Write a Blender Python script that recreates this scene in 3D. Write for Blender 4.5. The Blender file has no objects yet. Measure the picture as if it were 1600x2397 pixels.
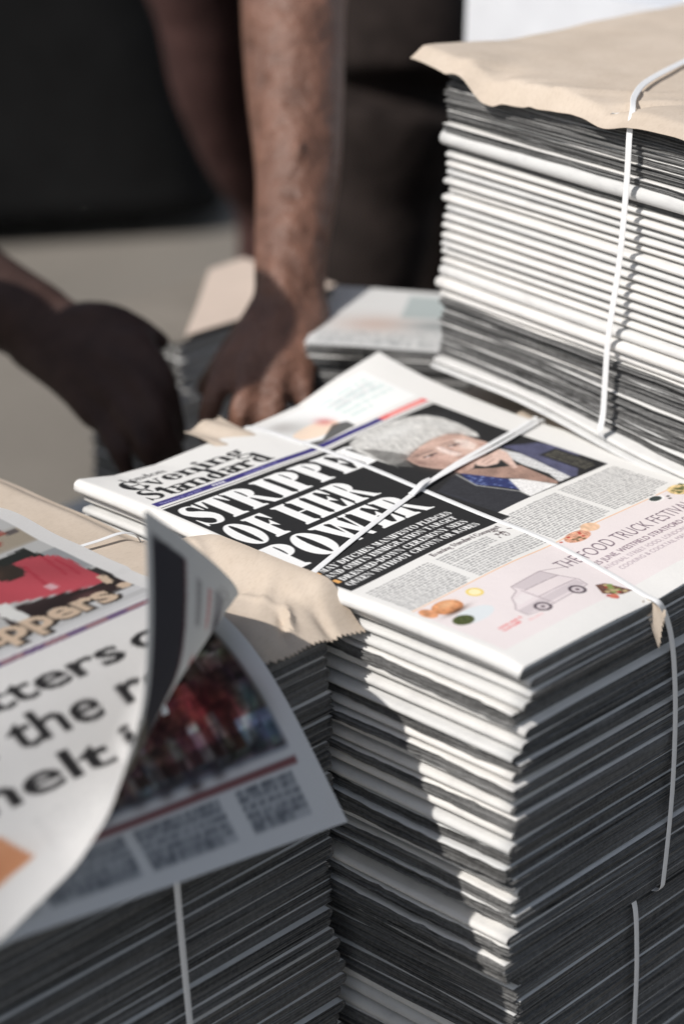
import bpy, math, random
import numpy as np
from mathutils import Vector, Matrix

rnd = random.Random(7)
rng = np.random.default_rng(7)
Z0 = 0.46            # height of the sharp front page above the pavement
R = math.radians

# ------------------------------------------------------------------ camera, sky, sun, exposure
scene = bpy.context.scene
col = scene.collection
CAM = np.array([-0.916, -0.737, 0.603])
YAW, PITCH = R(43.517), R(23.619)
fwd = np.array([math.cos(YAW)*math.cos(PITCH), math.sin(YAW)*math.cos(PITCH), -math.sin(PITCH)])
rgt = np.array([math.sin(YAW), -math.cos(YAW), 0.0])
upv = np.cross(rgt, fwd)
cd = bpy.data.cameras.new('camera')
cam = bpy.data.objects.new('camera', cd); col.objects.link(cam)
m = Matrix.Identity(4)
for i in range(3):
    m[i][0], m[i][1], m[i][2] = rgt[i], upv[i], -fwd[i]
    m[i][3] = CAM[i] + (Z0 if i == 2 else 0)
cam.matrix_world = m
cd.sensor_fit = 'VERTICAL'; cd.sensor_height = 36.0; cd.sensor_width = 24.0; cd.lens = 85.0
cd.clip_start = 0.05; cd.clip_end = 300
cd.dof.use_dof = True; cd.dof.focus_distance = 1.475; cd.dof.aperture_fstop = 3.1; cd.dof.aperture_blades = 9
scene.camera = cam

SUN = np.array([-1.0, 0.20, 1.07]); SUN /= np.linalg.norm(SUN)
w = bpy.data.worlds.new('World'); scene.world = w; w.use_nodes = True
nt = w.node_tree
sky = nt.nodes.new('ShaderNodeTexSky'); sky.sky_type = 'NISHITA'; sky.sun_disc = False
sky.sun_elevation = math.asin(SUN[2]); sky.sun_rotation = math.atan2(SUN[0], SUN[1])
hs = nt.nodes.new('ShaderNodeHueSaturation'); hs.inputs['Saturation'].default_value = .55
nt.links.new(sky.outputs[0], hs.inputs['Color']); nt.links.new(hs.outputs[0], nt.nodes['Background'].inputs[0])
nt.nodes['Background'].inputs[1].default_value = 0.095
sd = bpy.data.lights.new('sun', 'SUN'); sd.energy = 4.0; sd.angle = R(0.53); sd.color = (1.0, 0.955, 0.90)
sun = bpy.data.objects.new('sun', sd); col.objects.link(sun)
sun.rotation_euler = Vector((-SUN[0], -SUN[1], -SUN[2])).to_track_quat('-Z', 'Y').to_euler()
sun.location = (-3, 1, 4)
vs = scene.view_settings
vs.view_transform = 'Standard'; vs.look = 'None'; vs.exposure = 0.0; vs.gamma = 1.0; vs.use_curve_mapping = False
try:
    scene.cycles.use_denoising = True
    scene.cycles.max_bounces = 8
except Exception:
    pass

def und(x, y, depth):
    """a point of the place at a given distance, along the direction seen at x, y (photo pixels, 1568 wide)"""
    x, y = x*1600/1568, y*1600/1568
    return CAM + ((x-800)/5660*rgt - (y-1198.5)/5660*upv + fwd)*depth

# ------------------------------------------------------------------ helpers
def tag(o, label, cat, group=None):
    o['label'] = label; o['category'] = cat
    if group: o['group'] = group
    return o

def empty(name, loc):
    o = bpy.data.objects.new(name, None); o.empty_display_size = 0.05
    col.objects.link(o); o.location = (loc[0], loc[1], loc[2] + Z0)
    return o

def mesh_obj(name, verts, faces, mats, parent=None, matidx=None, smooth=True, colors=None, origin=None, pworld=None):
    """verts in scene coordinates (z=0 at the sharp page); the object's origin is put at its middle"""
    v = np.asarray(verts, float).reshape(-1, 3).copy()
    if origin is None: origin = (v.min(0)+v.max(0))/2; origin[2] = v[:, 2].min()
    origin = np.asarray(origin, float)
    me = bpy.data.meshes.new(name)
    me.from_pydata((v-origin).tolist(), [], faces if isinstance(faces, list) else faces.tolist())
    for mm in (mats if isinstance(mats, (list, tuple)) else [mats]): me.materials.append(mm)
    if matidx is not None: me.polygons.foreach_set('material_index', np.asarray(matidx, np.int32))
    me.polygons.foreach_set('use_smooth', [smooth]*len(me.polygons))
    if colors is not None:
        at = me.color_attributes.new('ink', 'FLOAT_COLOR', 'POINT')
        c4 = np.ones((len(v), 4), np.float32); c4[:, :3] = colors
        at.data.foreach_set('color', c4.ravel())
    me.update()
    o = bpy.data.objects.new(name, me); col.objects.link(o)
    wl = origin + np.array([0, 0, Z0])
    if parent is not None:
        o.parent = parent
        pw = pworld if pworld is not None else world_loc(parent)
        o.location = wl - pw
    else:
        o.location = wl
    return o

def world_loc(o):
    l = np.array(o.location)
    while o.parent is not None:
        o = o.parent; l = l + np.array(o.location)
    return l

def grid_faces(n, m_, off=0, flip=False):
    """quads of an n x m_ vertex grid (row-major)"""
    i = np.arange(n-1)[:, None]*m_ + np.arange(m_-1)[None, :] + off
    i = i.ravel()
    q = np.stack([i, i+1, i+m_+1, i+m_], 1)
    return q[:, ::-1] if flip else q

class Wave:
    """smooth random bumps: a few sine waves"""
    def __init__(s, n=5, lo=6, hi=30):
        s.k = rng.normal(size=(n, 2)); s.k /= np.linalg.norm(s.k, axis=1)[:, None]
        s.k *= rng.uniform(lo, hi, (n, 1)); s.p = rng.uniform(0, 6.28, n); s.a = rng.uniform(.5, 1, n)/n**.5
    def __call__(s, x, y):
        x = np.asarray(x, float)[..., None]; y = np.asarray(y, float)[..., None]
        return (s.a*np.sin(x*s.k[:, 0]+y*s.k[:, 1]+s.p)).sum(-1)

class Crumple(Wave):
    """the same with sharp folds: triangle waves"""
    def __call__(s, x, y):
        x = np.asarray(x, float)[..., None]; y = np.asarray(y, float)[..., None]
        return (s.a*2/math.pi*np.arcsin(np.sin(x*s.k[:, 0]+y*s.k[:, 1]+s.p))).sum(-1)

def sstep(a, b, x):
    t = np.clip((np.asarray(x, float)-a)/(b-a), 0, 1); return t*t*(3-2*t)

# ------------------------------------------------------------------ materials
def newmat(name):
    mt = bpy.data.materials.new(name); mt.use_nodes = True
    n = mt.node_tree.nodes; l = mt.node_tree.links
    return mt, n, l, n['Principled BSDF']

def N(n, kind, **kw):
    x = n.new(kind)
    for k, v in kw.items(): setattr(x, k, v)
    return x

def mixrgb(n, l, fac, a, b, mode='MIX'):
    x = n.new('ShaderNodeMix'); x.data_type = 'RGBA'; x.blend_type = mode
    for sock, val in ((x.inputs[0], fac), (x.inputs[6], a), (x.inputs[7], b)):
        if hasattr(val, 'links'): l.new(val, sock)
        elif isinstance(val, (int, float)): sock.default_value = val
        else: sock.default_value = (*val, 1)
    return x.outputs[2]

def noise(n, l, vec, scale, detail=3, rough=.5, mult=None):
    x = n.new('ShaderNodeTexNoise'); x.inputs['Scale'].default_value = scale
    x.inputs['Detail'].default_value = detail; x.inputs['Roughness'].default_value = rough
    if mult is not None:
        mp = n.new('ShaderNodeVectorMath'); mp.operation = 'MULTIPLY'; l.new(vec, mp.inputs[0]); mp.inputs[1].default_value = mult
        vec = mp.outputs[0]
    l.new(vec, x.inputs['Vector'])
    return x.outputs['Fac']

def ramp(n, l, fac, stops):
    x = n.new('ShaderNodeValToRGB'); e = x.color_ramp.elements
    while len(e) < len(stops): e.new(0.5)
    for el, (p, c) in zip(e, stops): el.position = p; el.color = (*c, 1) if len(c) == 3 else c
    l.new(fac, x.inputs[0]); return x.outputs[0]

def bump(n, l, bsdf, h, strength, dist):
    b = n.new('ShaderNodeBump'); b.inputs['Strength'].default_value = strength; b.inputs['Distance'].default_value = dist
    l.new(h, b.inputs['Height']); l.new(b.outputs[0], bsdf.inputs['Normal'])

def translucent(mt, n, l, bsdf, colsock, fac):
    tr = n.new('ShaderNodeBsdfTranslucent'); mx = n.new('ShaderNodeMixShader'); mx.inputs[0].default_value = fac
    l.new(colsock, tr.inputs[0]); l.new(bsdf.outputs[0], mx.inputs[1]); l.new(tr.outputs[0], mx.inputs[2])
    l.new(mx.outputs[0], n['Material Output'].inputs[0])

def mat_printed(name, trans=0.0):
    mt, n, l, b = newmat(name)
    a = N(n, 'ShaderNodeAttribute', attribute_name='ink')
    g = N(n, 'ShaderNodeNewGeometry')
    f = noise(n, l, g.outputs['Position'], 900, 3)
    c = mixrgb(n, l, .10, a.outputs['Color'], ramp(n, l, f, [(.3, (.55, .55, .55)), (.7, (1, 1, 1))]), 'MULTIPLY')
    l.new(c, b.inputs['Base Color']); b.inputs['Roughness'].default_value = .8
    b.inputs['Specular IOR Level'].default_value = .18
    f2 = noise(n, l, g.outputs['Position'], 45, 3)
    bump(n, l, b, f2, .12, .004)
    if trans: translucent(mt, n, l, b, c, trans)
    return mt

def mat_cover():
    mt, n, l, b = newmat('newsprint')
    g = N(n, 'ShaderNodeNewGeometry'); oi = N(n, 'ShaderNodeObjectInfo')
    f = noise(n, l, g.outputs['Position'], 60, 4, .6, (1, 1, 3))
    c = ramp(n, l, f, [(.25, (.62, .615, .61)), (.48, (.71, .705, .69)), (.8, (.75, .745, .73))])
    c2 = mixrgb(n, l, oi.outputs['Random'], (.84, .85, .86), (1, .985, .97))
    c = mixrgb(n, l, 1.0, c, c2, 'MULTIPLY')
    l.new(c, b.inputs['Base Color']); b.inputs['Roughness'].default_value = .8
    b.inputs['Specular IOR Level'].default_value = .2
    bump(n, l, b, noise(n, l, g.outputs['Position'], 90, 3), .10, .002)
    return mt

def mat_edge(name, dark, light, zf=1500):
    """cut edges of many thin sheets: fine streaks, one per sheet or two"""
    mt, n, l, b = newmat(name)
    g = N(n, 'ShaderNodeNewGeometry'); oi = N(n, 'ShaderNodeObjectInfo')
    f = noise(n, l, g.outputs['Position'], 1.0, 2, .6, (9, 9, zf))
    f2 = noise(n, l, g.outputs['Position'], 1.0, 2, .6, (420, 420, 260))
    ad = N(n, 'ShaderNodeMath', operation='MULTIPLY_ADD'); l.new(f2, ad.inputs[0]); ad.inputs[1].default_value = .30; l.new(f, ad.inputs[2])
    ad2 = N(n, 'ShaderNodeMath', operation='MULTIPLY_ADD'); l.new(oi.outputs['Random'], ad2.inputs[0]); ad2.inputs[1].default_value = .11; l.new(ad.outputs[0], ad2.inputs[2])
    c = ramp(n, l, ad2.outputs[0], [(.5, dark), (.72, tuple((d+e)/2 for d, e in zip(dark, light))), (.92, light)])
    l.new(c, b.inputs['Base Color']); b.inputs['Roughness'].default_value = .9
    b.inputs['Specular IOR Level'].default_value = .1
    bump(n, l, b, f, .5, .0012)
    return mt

def mat_kraft():
    mt, n, l, b = newmat('kraft_paper')
    g = N(n, 'ShaderNodeNewGeometry')
    f = noise(n, l, g.outputs['Position'], 26, 5, .6)
    f2 = noise(n, l, g.outputs['Position'], 1.0, 3, .6, (300, 700, 300))
    c = ramp(n, l, f, [(.3, (.565, .475, .385)), (.7, (.655, .560, .465))])
    c = mixrgb(n, l, .16, c, ramp(n, l, f2, [(.36, (.62, .58, .52)), (.52, (1, 1, 1))]), 'MULTIPLY')
    l.new(c, b.inputs['Base Color']); b.inputs['Roughness'].default_value = .75
    b.inputs['Specular IOR Level'].default_value = .2
    bump(n, l, b, noise(n, l, g.outputs['Position'], 40, 4, .55), .10, .003)
    translucent(mt, n, l, b, c, .08)
    return mt

def mat_plain(name, c, rough=.6, var=.12, scale=40, spec=.3, bmp=0.0):
    mt, n, l, b = newmat(name)
    g = N(n, 'ShaderNodeNewGeometry')
    f = noise(n, l, g.outputs['Position'], scale, 5, .6)
    lo = tuple(x*(1-var) for x in c); hi = tuple(min(1, x*(1+var)) for x in c)
    l.new(ramp(n, l, f, [(.3, lo), (.7, hi)]), b.inputs['Base Color'])
    b.inputs['Roughness'].default_value = rough; b.inputs['Specular IOR Level'].default_value = spec
    if bmp: bump(n, l, b, f, bmp, .01)
    return mt

M = {}
M['page'] = mat_printed('printed_front_page')
M['sheet'] = mat_printed('printed_thin_sheet', .2)
M['cover'] = mat_cover()
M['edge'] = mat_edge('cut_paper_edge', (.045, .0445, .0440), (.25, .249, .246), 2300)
M['kraft'] = mat_kraft()
M['strap'] = mat_plain('white_plastic_strap', (.80, .805, .81), .45, .03, 300, .35)
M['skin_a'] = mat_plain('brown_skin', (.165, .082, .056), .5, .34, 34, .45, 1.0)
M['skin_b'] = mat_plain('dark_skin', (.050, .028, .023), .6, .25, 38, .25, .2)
M['trousers'] = mat_plain('dark_trouser_cloth', (.021, .0155, .0140), .9, .35, 30, .15, .4)
M['shirt'] = mat_plain('black_shirt_cloth', (.020, .020, .021), .9, .3, 30, .15, .4)
M['black'] = mat_plain('black_canvas', (.0115, .0115, .0118), .85, .25, 12, .12, .2)
M['board'] = mat_plain('taupe_board', (.21, .19, .165), .85, .12, 14, .15)
M['plastic'] = mat_plain('white_wrapping', (.74, .76, .80), .4, .05, 20, .4)

def mat_ground():
    mt, n, l, b = newmat('pavement')
    g = N(n, 'ShaderNodeNewGeometry')
    f = noise(n, l, g.outputs['Position'], 3, 6, .65); f2 = noise(n, l, g.outputs['Position'], 160, 3, .7)
    c = ramp(n, l, f, [(.3, (.190, .172, .148)), (.7, (.245, .222, .192))])
    c = mixrgb(n, l, .5, c, ramp(n, l, f2, [(.3, (.55, .55, .55)), (.65, (1, 1, 1))]), 'MULTIPLY')
    l.new(c, b.inputs['Base Color']); b.inputs['Roughness'].default_value = .9
    bump(n, l, b, f2, .4, .004)
    return mt
M['ground'] = mat_ground()

# ------------------------------------------------------------------ printing: a small page painter (colours are sRGB, millimetres from the top left)
def lin(c): 
    c = np.asarray(c, float); return np.where(c <= .04045, c/12.92, ((c+.055)/1.055)**2.4)

class Canvas:
    def __init__(s, wmm, hmm, res, paper=(.885, .88, .868)):
        s.w, s.h, s.res = wmm, hmm, res
        s.a = np.empty((int(math.ceil(hmm/res))+2, int(math.ceil(wmm/res))+2, 3), np.float32); s.a[:] = paper
    def box(s, x0, y0, x1, y1):
        H_, W_ = s.a.shape[:2]
        i0, i1 = max(0, int(x0/s.res)-1), min(W_, int(x1/s.res)+2); j0, j1 = max(0, int(y0/s.res)-1), min(H_, int(y1/s.res)+2)
        if i1 <= i0 or j1 <= j0: return None
        X, Y = np.meshgrid((np.arange(i0, i1)+.5)*s.res, (np.arange(j0, j1)+.5)*s.res)
        return (slice(j0, j1), slice(i0, i1)), X, Y
    def put(s, sl, mask, c, al=1.0):
        m_ = (mask.astype(np.float32)*al)[..., None]
        c = np.asarray(c, np.float32)
        s.a[sl] = s.a[sl]*(1-m_) + c*m_
    def rect(s, x0, y0, x1, y1, c, al=1.0):
        b = s.box(x0, y0, x1, y1)
        if b: s.put(b[0], (b[1] >= x0) & (b[1] < x1) & (b[2] >= y0) & (b[2] < y1), c, al)
    def inside(s, X, Y, pts):
        m_ = np.zeros(X.shape, bool); p = np.asarray(pts, float)
        for (x0, y0), (x1, y1) in zip(p, np.roll(p, -1, 0)):
            if y0 == y1: continue
            cnd = ((y0 <= Y) & (Y < y1)) | ((y1 <= Y) & (Y < y0))
            m_ ^= cnd & (X < (x1-x0)*(Y-y0)/(y1-y0)+x0)
        return m_
    def poly(s, pts, c, al=1.0, tex=None):
        p = np.asarray(pts, float); b = s.box(*p.min(0), *p.max(0))
        if not b: return
        m_ = s.inside(b[1], b[2], p)
        if tex is not None: c = np.asarray(c)[None, None, :]*tex(b[1], b[2])[..., None]
        s.put(b[0], m_, c, al)
    def ell(s, cx, cy, rx, ry, c, al=1.0, soft=False, tex=None):
        e = 2.2 if soft else 1
        b = s.box(cx-rx*e, cy-ry*e, cx+rx*e, cy+ry*e)
        if not b: return
        d = ((b[1]-cx)/rx)**2+((b[2]-cy)/ry)**2
        if tex is not None: c = np.asarray(c)[None, None, :]*tex(b[1], b[2])[..., None]
        s.put(b[0], np.exp(-d*1.1) if soft else d < 1, c, al)
    def line(s, p0, p1, wd, c, al=1.0):
        p0, p1 = np.array(p0, float), np.array(p1, float); d = (p1-p0)/max(1e-9, np.linalg.norm(p1-p0)); n_ = np.array([-d[1], d[0]])*wd/2
        s.poly([p0+n_, p1+n_, p1-n_, p0-n_], c, al)
    def words(s, x, y, wd, nl, pitch, c=(.30, .30, .31), al=.75, xh=.5, ragged=False):
        for k in range(nl):
            xx = x; yy = y+k*pitch; end = x+wd*(1 if not ragged else rnd.uniform(.6, 1)) if k < nl-1 else x+wd*rnd.uniform(.4, 1)
            while xx < end:
                wl = min(rnd.uniform(1.2, 6.5)*pitch/2.3, end-xx)
                # letters: little dashes of varying height
                lx = xx
                while lx < xx+wl:
                    lw = pitch*rnd.uniform(.16, .34); hh = pitch*(xh if rnd.random() < .7 else .72)
                    s.rect(lx, yy+pitch*.72-hh, min(lx+lw*.72, xx+wl), yy+pitch*.72, c, al*rnd.uniform(.6, 1)); lx += lw
                xx += wl+pitch*.32
    def sample(s, x, y, blur=1):
        """box-averaged colour at millimetre positions"""
        a = s.a
        if blur > 1:
            k = int(blur); cs = np.cumsum(np.cumsum(np.pad(a, ((k, k), (k, k), (0, 0)), mode='edge'), 0, dtype=np.float64), 1)
            cs = np.pad(cs, ((1, 0), (1, 0), (0, 0))); hN, wN = a.shape[:2]; d = k
            o = k-d//2
            a = (cs[o+d:o+d+hN, o+d:o+d+wN]-cs[o:o+hN, o+d:o+d+wN]-cs[o+d:o+d+hN, o:o+wN]+cs[o:o+hN, o:o+wN])/(d*d)
        j = np.clip(np.asarray(y)/s.res-.5, 0, a.shape[0]-1.01); i = np.clip(np.asarray(x)/s.res-.5, 0, a.shape[1]-1.01)
        j0 = j.astype(int); i0 = i.astype(int); fj = (j-j0)[..., None]; fi = (i-i0)[..., None]
        return a[j0, i0]*(1-fj)*(1-fi)+a[j0+1, i0]*fj*(1-fi)+a[j0, i0+1]*(1-fj)*fi+a[j0+1, i0+1]*fj*fi

# a heavy serif alphabet drawn from stems, bowls and strokes (unit cap height, y up)
def ring(cx, cy, rx, ry, ix, iy, a0=0, a1=360):
    return ('E', cx, cy, rx, ry, ix, iy, a0, a1)
def rc(x0, y0, x1, y1): return ('P', [(x0, y0), (x1, y0), (x1, y1), (x0, y1)])
def pg(*p): return ('P', list(p))
def strk(pts, wd): return ('S', pts, wd)
def ser(x, s, y, e=.075, th=.05, br=.05):
    d = 1 if y < .3 else -1
    return pg((x-e, y), (x+s+e, y), (x+s+e, y+d*th), (x+s, y+d*(th+br)), (x, y+d*(th+br)), (x-e, y+d*th))
def stem(x, s, y0=0, y1=1, lo=True, hi=True):
    o = [rc(x, y0, x+s, y1)]
    if lo: o.append(ser(x, s, y0))
    if hi:
        e, th, br = .075, .05, .05
        o.append(pg((x-e, y1), (x+s+e, y1), (x+s+e, y1-th), (x+s, y1-th-br), (x, y1-th-br), (x-e, y1-th)))
    return o
def glyph(c, s):
    h = .055; x = .08; e = x+s
    if c == 'I': return stem(x, s), e+.10
    if c in 'EF':
        o = stem(x, s)+[rc(e, 1-h, e+.30, 1), pg((e+.12, 1-h), (e+.31, 1-h), (e+.31, .66), (e+.275, .66)), rc(e, .475, e+.16, .475+h), pg((e+.05, .475), (e+.19, .33), (e+.19, .67), (e+.05, .475+h))]
        if c == 'E': o += [rc(e, 0, e+.32, h), pg((e+.10, h), (e+.34, h), (e+.34, .38), (e+.30, .38))]
        return o, e+.37
    if c == 'L': return stem(x, s)+[rc(e, 0, e+.30, h), pg((e+.10, h), (e+.32, h), (e+.32, .40), (e+.28, .40))], e+.35
    if c == 'H': return stem(x, s)+stem(e+.24, s)+[rc(e, .475, e+.24, .475+h)], e+.24+s+.10
    if c == 'T':
        cx = .36-s/2
        return stem(cx, s, hi=False)+[rc(.0, 1-h, .72, 1), pg((0, 1-h), (.16, 1-h), (.035, .64), (0, .64)), pg((.72, 1-h), (.56, 1-h), (.685, .64), (.72, .64))], .76
    if c in 'PR':
        o = stem(x, s)+[ring(e, .735, .34, .265, max(.06, .34-s*.95), .205, -90, 90), rc(e-.02, 1-h, e+.02, 1), rc(e-.02, .47, e+.02, .47+h)]
        if c == 'R': o += [pg((e+.02, .50), (e+.20, .50), (e+.44, .10), (e+.50, .045), (e+.56, .045), (e+.56, 0), (e+.26, 0))]; return o, e+.57
        return o, e+.38
    if c == 'B': return stem(x, s)+[ring(e, .755, .27, .245, max(.05, .27-s*.9), .19, -90, 90), ring(e, .265, .32, .265, max(.06, .32-s*.95), .205, -90, 90), rc(e-.02, 1-h, e+.02, 1), rc(e-.02, 0, e+.02, h)], e+.37
    if c == 'D': return stem(x, s)+[ring(e, .5, .42, .5, .42-s*.95, .445, -90, 90), rc(e-.02, 1-h, e+.02, 1), rc(e-.02, 0, e+.02, h)], e+.47
    if c in 'OQ':
        o = [ring(.43, .5, .41, .52, .41-s*.98, .455)]
        if c == 'Q': o += [pg((.40, .12), (.56, .10), (.86, -.18), (.66, -.18))]
        return o, .88
    if c in 'CG':
        o = [ring(.43, .5, .41, .52, .41-s*.98, .455, 42, 318), pg((.70, .95), (.76, .95), (.76, .62), (.72, .62), (.62, .88))]
        if c == 'G': o += stem(.58, s*.9, 0, .42, lo=False); return o, .90
        o += [pg((.66, .16), (.70, .10), (.78, .28), (.76, .34))]
        return o, .84
    if c == 'S':
        p = [(.56, .80), (.50, .93), (.36, .975), (.19, .90), (.15, .76), (.22, .63), (.37, .52), (.52, .39), (.57, .25), (.50, .09), (.34, .025), (.17, .08), (.09, .22)]
        wd = [.03, .05, .06, .14, .19, .23, .27, .25, .20, .14, .06, .05, .03]
        k = s/.26
        return [strk(p, [q*(k if q > .1 else 1) for q in wd]), pg((.56, .98), (.61, .98), (.61, .64), (.58, .64), (.50, .88)), pg((.09, .02), (.04, .02), (.04, .38), (.07, .38), (.15, .12))], .70
    if c == 'U': return stem(x, s, .28, 1, lo=False)+stem(e+.26, .07, .28, 1, lo=False)+[ring((x+e+.33)/2, .30, (e+.33-x)/2, .32, (e+.33-x)/2-s*.8, .26, 180, 360)], e+.42
    if c in 'VW':
        o = [pg((.04, 1), (.04+s, 1), (.28+s*.62, 0), (.28+s*.2, 0)), pg((.28+s*.2, 0), (.28+s*.5, 0), (.62, 1), (.56, 1)), ser(.04, s, 1)]
        if c == 'V': return o+[ser(.55, .08, 1)], .72
        d = .44
        o += [pg((.04+d, 1), (.04+s+d, 1), (.28+s*.62+d, 0), (.28+s*.2+d, 0)), pg((.28+s*.2+d, 0), (.28+s*.5+d, 0), (.62+d, 1), (.56+d, 1)), ser(.04+d, s, 1), ser(.55+d, .08, 1)]
        return o, .72+d
    if c == 'Y': return [pg((.0, 1), (s, 1), (.36+s/2, .44), (.36-s/2, .44)), pg((.36, .44), (.42, .50), (.74, 1), (.68, 1)), ser(.0, s, 1), ser(.64, .08, 1)]+stem(.36-s/2, s, 0, .5, hi=False), .76
    if c == 'A': return [pg((.08, 0), (.15, 0), (.42, .92), (.36, 1)), pg((.30, 1), (.46, 1), (.80, 0), (.80-s*1.05, 0)), rc(.20, .30, .58, .30+h), ser(.07, .09, 0), ser(.80-s, s, 0)], .86
    if c == 'M': return stem(.08, .07)+[pg((.10, 1), (.10+s, 1), (.10+s+.20, .0), (.10+s+.10, 0)), pg((.10+s+.12, 0), (.10+s+.18, 0), (.62, 1), (.54, 1))]+stem(.62, s), .62+s+.10
    if c == 'N': return stem(.08, .07)+stem(.66, .07, lo=False)+[pg((.06, 1), (.06+s, 1), (.73, 0), (.73-s*.5, 0))], .82
    if c == 'K': return stem(x, s)+[pg((e, .40), (e+.07, .46), (e+.36, 1), (e+.28, 1)), pg((e+.06, .52), (e+.22, .62), (e+.50, 0), (e+.26, 0)), ser(e+.22, .16, 1), ser(e+.26, .24, 0)], e+.55
    if c == '-': return [rc(.04, .36, .30, .52)], .34
    # small letters, x height .64
    X = .64; b = s*.9
    if c == 'i': return stem(.06, b, 0, X, hi=False)+[ring(.06+b/2, .84, .11, .11, 0.001, .001), pg((-.03, X), (.06+b, X), (.06+b, X-.07), (.06, X-.08))], b+.16
    if c == 'l': return stem(.06, b, 0, 1.02, hi=False)+[pg((-.03, 1.02), (.06, 1.02), (.06, .94))], b+.16
    if c == 'r': return stem(.06, b, 0, X, hi=False)+[pg((-.03, X), (.06+b, X), (.06+b, X-.08), (.06, X-.09)), ring(.10+b+.14, .44, .18, .20, .08, .11, 60, 180), ring(.06+b+.22, .53, .10, .10, .001, .001)], b+.42
    if c in 'nm':
        o = stem(.06, b, 0, X, hi=False)+[pg((-.03, X), (.06+b, X), (.06+b, X-.08), (.06, X-.09)), ring(.06+b+.16, .42, .16+b*.55, .22, .12, .15, 0, 150)]+stem(.06+b+.20, b, 0, .46, hi=False)
        if c == 'n': return o, .06+2*b+.30
        d = .20+b
        return o+[ring(.06+b+.16+d, .42, .16+b*.55, .22, .12, .15, 0, 150)]+stem(.06+b+.20+d, b, 0, .46, hi=False), .06+3*b+.50
    if c == 'v': return [pg((.0, X), (b, X), (.22+b*.55, 0), (.22+b*.1, 0)), pg((.22+b*.2, 0), (.22+b*.45, 0), (.52, X), (.46, X)), rc(-.05, X-.05, b+.06, X), rc(.40, X-.05, .58, X)], .60
    if c == 'e': return [ring(.32, .32, .29, .34, .29-b*.95, .28, 35, 335), ring(.32, .32, .29, .34, .29-b*.7, .28, 0, 60), rc(.10, .30, .58, .36)], .64
    if c == 'o': return [ring(.32, .32, .30, .34, .30-b*.95, .28)], .66
    if c == 'c': return [ring(.32, .32, .29, .34, .29-b*.95, .28, 40, 320), ring(.50, .50, .09, .09, .001, .001)], .60
    if c == 'd': return [ring(.28, .30, .26, .32, .26-b*.9, .26, 60, 300)]+stem(.34, b, 0, 1.02, hi=False)+[pg((.26, 1.02), (.34, 1.02), (.34, .94))], .34+b+.12
    if c == 'a': return [ring(.24, .19, .22, .21, .22-b*.85, .15)]+stem(.30, b, 0, .46, hi=False)+[ring(.26, .46, .04+b+.20, .20, .16, .14, 0, 160), ring(.13, .49, .09, .09, .001, .001)], .30+b+.14
    if c == 't': return [rc(.14, .06, .14+b, .88), pg((.14, .88), (.14, .64), (.0, .64)), rc(.0, .57, .44, .64), ring(.14+b+.08, .14, .08+b*.8, .16, .10, .11, 180, 320)], .48
    if c == 'g': return [ring(.26, .42, .24, .22, .24-b*.85, .17), ring(.28, -.10, .28, .20, .20, .13), strk([(.12, .24), (.08, .16), (.20, .10), (.36, .07)], [.06, .08, .08, .06]), rc(.42, .56, .58, .64)], .60
    if c == '6': return [ring(.43, .5, .41, .52, .41-s*.98, .455, 40, 320), rc(.30, .46, .64, .53), pg((.70, .95), (.76, .95), (.76, .62), (.72, .62), (.62, .88)), pg((.62, .62), (.66, .62), (.66, .38), (.62, .38)), rc(.28, .05, .33, .95)], .82
    return [], .34

def serif(cv, txt, x, ybase, cap, color, s=.26, width=None, track=0.0, al=1.0, slant=0.0):
    gl = [glyph(c, s) if c != ' ' else ([], .30) for c in txt]
    tot = sum(g[1]+track for g in gl)
    sx = cap if width is None else width/tot
    cx = x
    for prims, adv in gl:
        for p in prims:
            if p[0] == 'P':
                cv.poly([(cx+(a+slant*b)*sx, ybase-b*cap) for a, b in p[1]], color, al)
            elif p[0] == 'E':
                _, ex, ey, rx, ry, ix, iy, a0, a1 = p
                bb = cv.box(cx+(ex-rx)*sx, ybase-(ey+ry)*cap, cx+(ex+rx)*sx, ybase-(ey-ry)*cap)
                if not bb: continue
                u = (bb[1]-cx)/sx-ex; v = (ybase-bb[2])/cap-ey
                mk = ((u/rx)**2+(v/ry)**2 < 1) & ((u/ix)**2+(v/iy)**2 >= 1)
                if a1-a0 < 360:
                    an = np.degrees(np.arctan2(v, u)); mk &= ((an-a0) % 360) <= (a1-a0)
                cv.put(bb[0], mk, color, al)
            else:
                pts = np.array(p[1]); wd = np.array(p[2]); t = np.arange(len(pts)); tt = np.linspace(0, len(pts)-1, 90)
                px = np.interp(tt, t, pts[:, 0]); py = np.interp(tt, t, pts[:, 1]); ww = np.interp(tt, t, wd)/2
                ker = np.ones(7)/7
                pxs = np.convolve(np.pad(px, 3, mode='edge'), ker, 'valid'); pys = np.convolve(np.pad(py, 3, mode='edge'), ker, 'valid')
                bb = cv.box(cx+(pxs.min()-.2)*sx, ybase-(pys.max()+.2)*cap, cx+(pxs.max()+.2)*sx, ybase-(pys.min()-.2)*cap)
                if not bb: continue
                u = (bb[1]-cx)/sx; v = (ybase-bb[2])/cap; mk = np.zeros(u.shape, bool)
                for a, b_, r_ in zip(pxs, pys, ww): mk |= (u-a)**2+(v-b_)**2 < r_*r_
                cv.put(bb[0], mk, color, al)
        cx += (adv+track)*sx
    return cx

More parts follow.
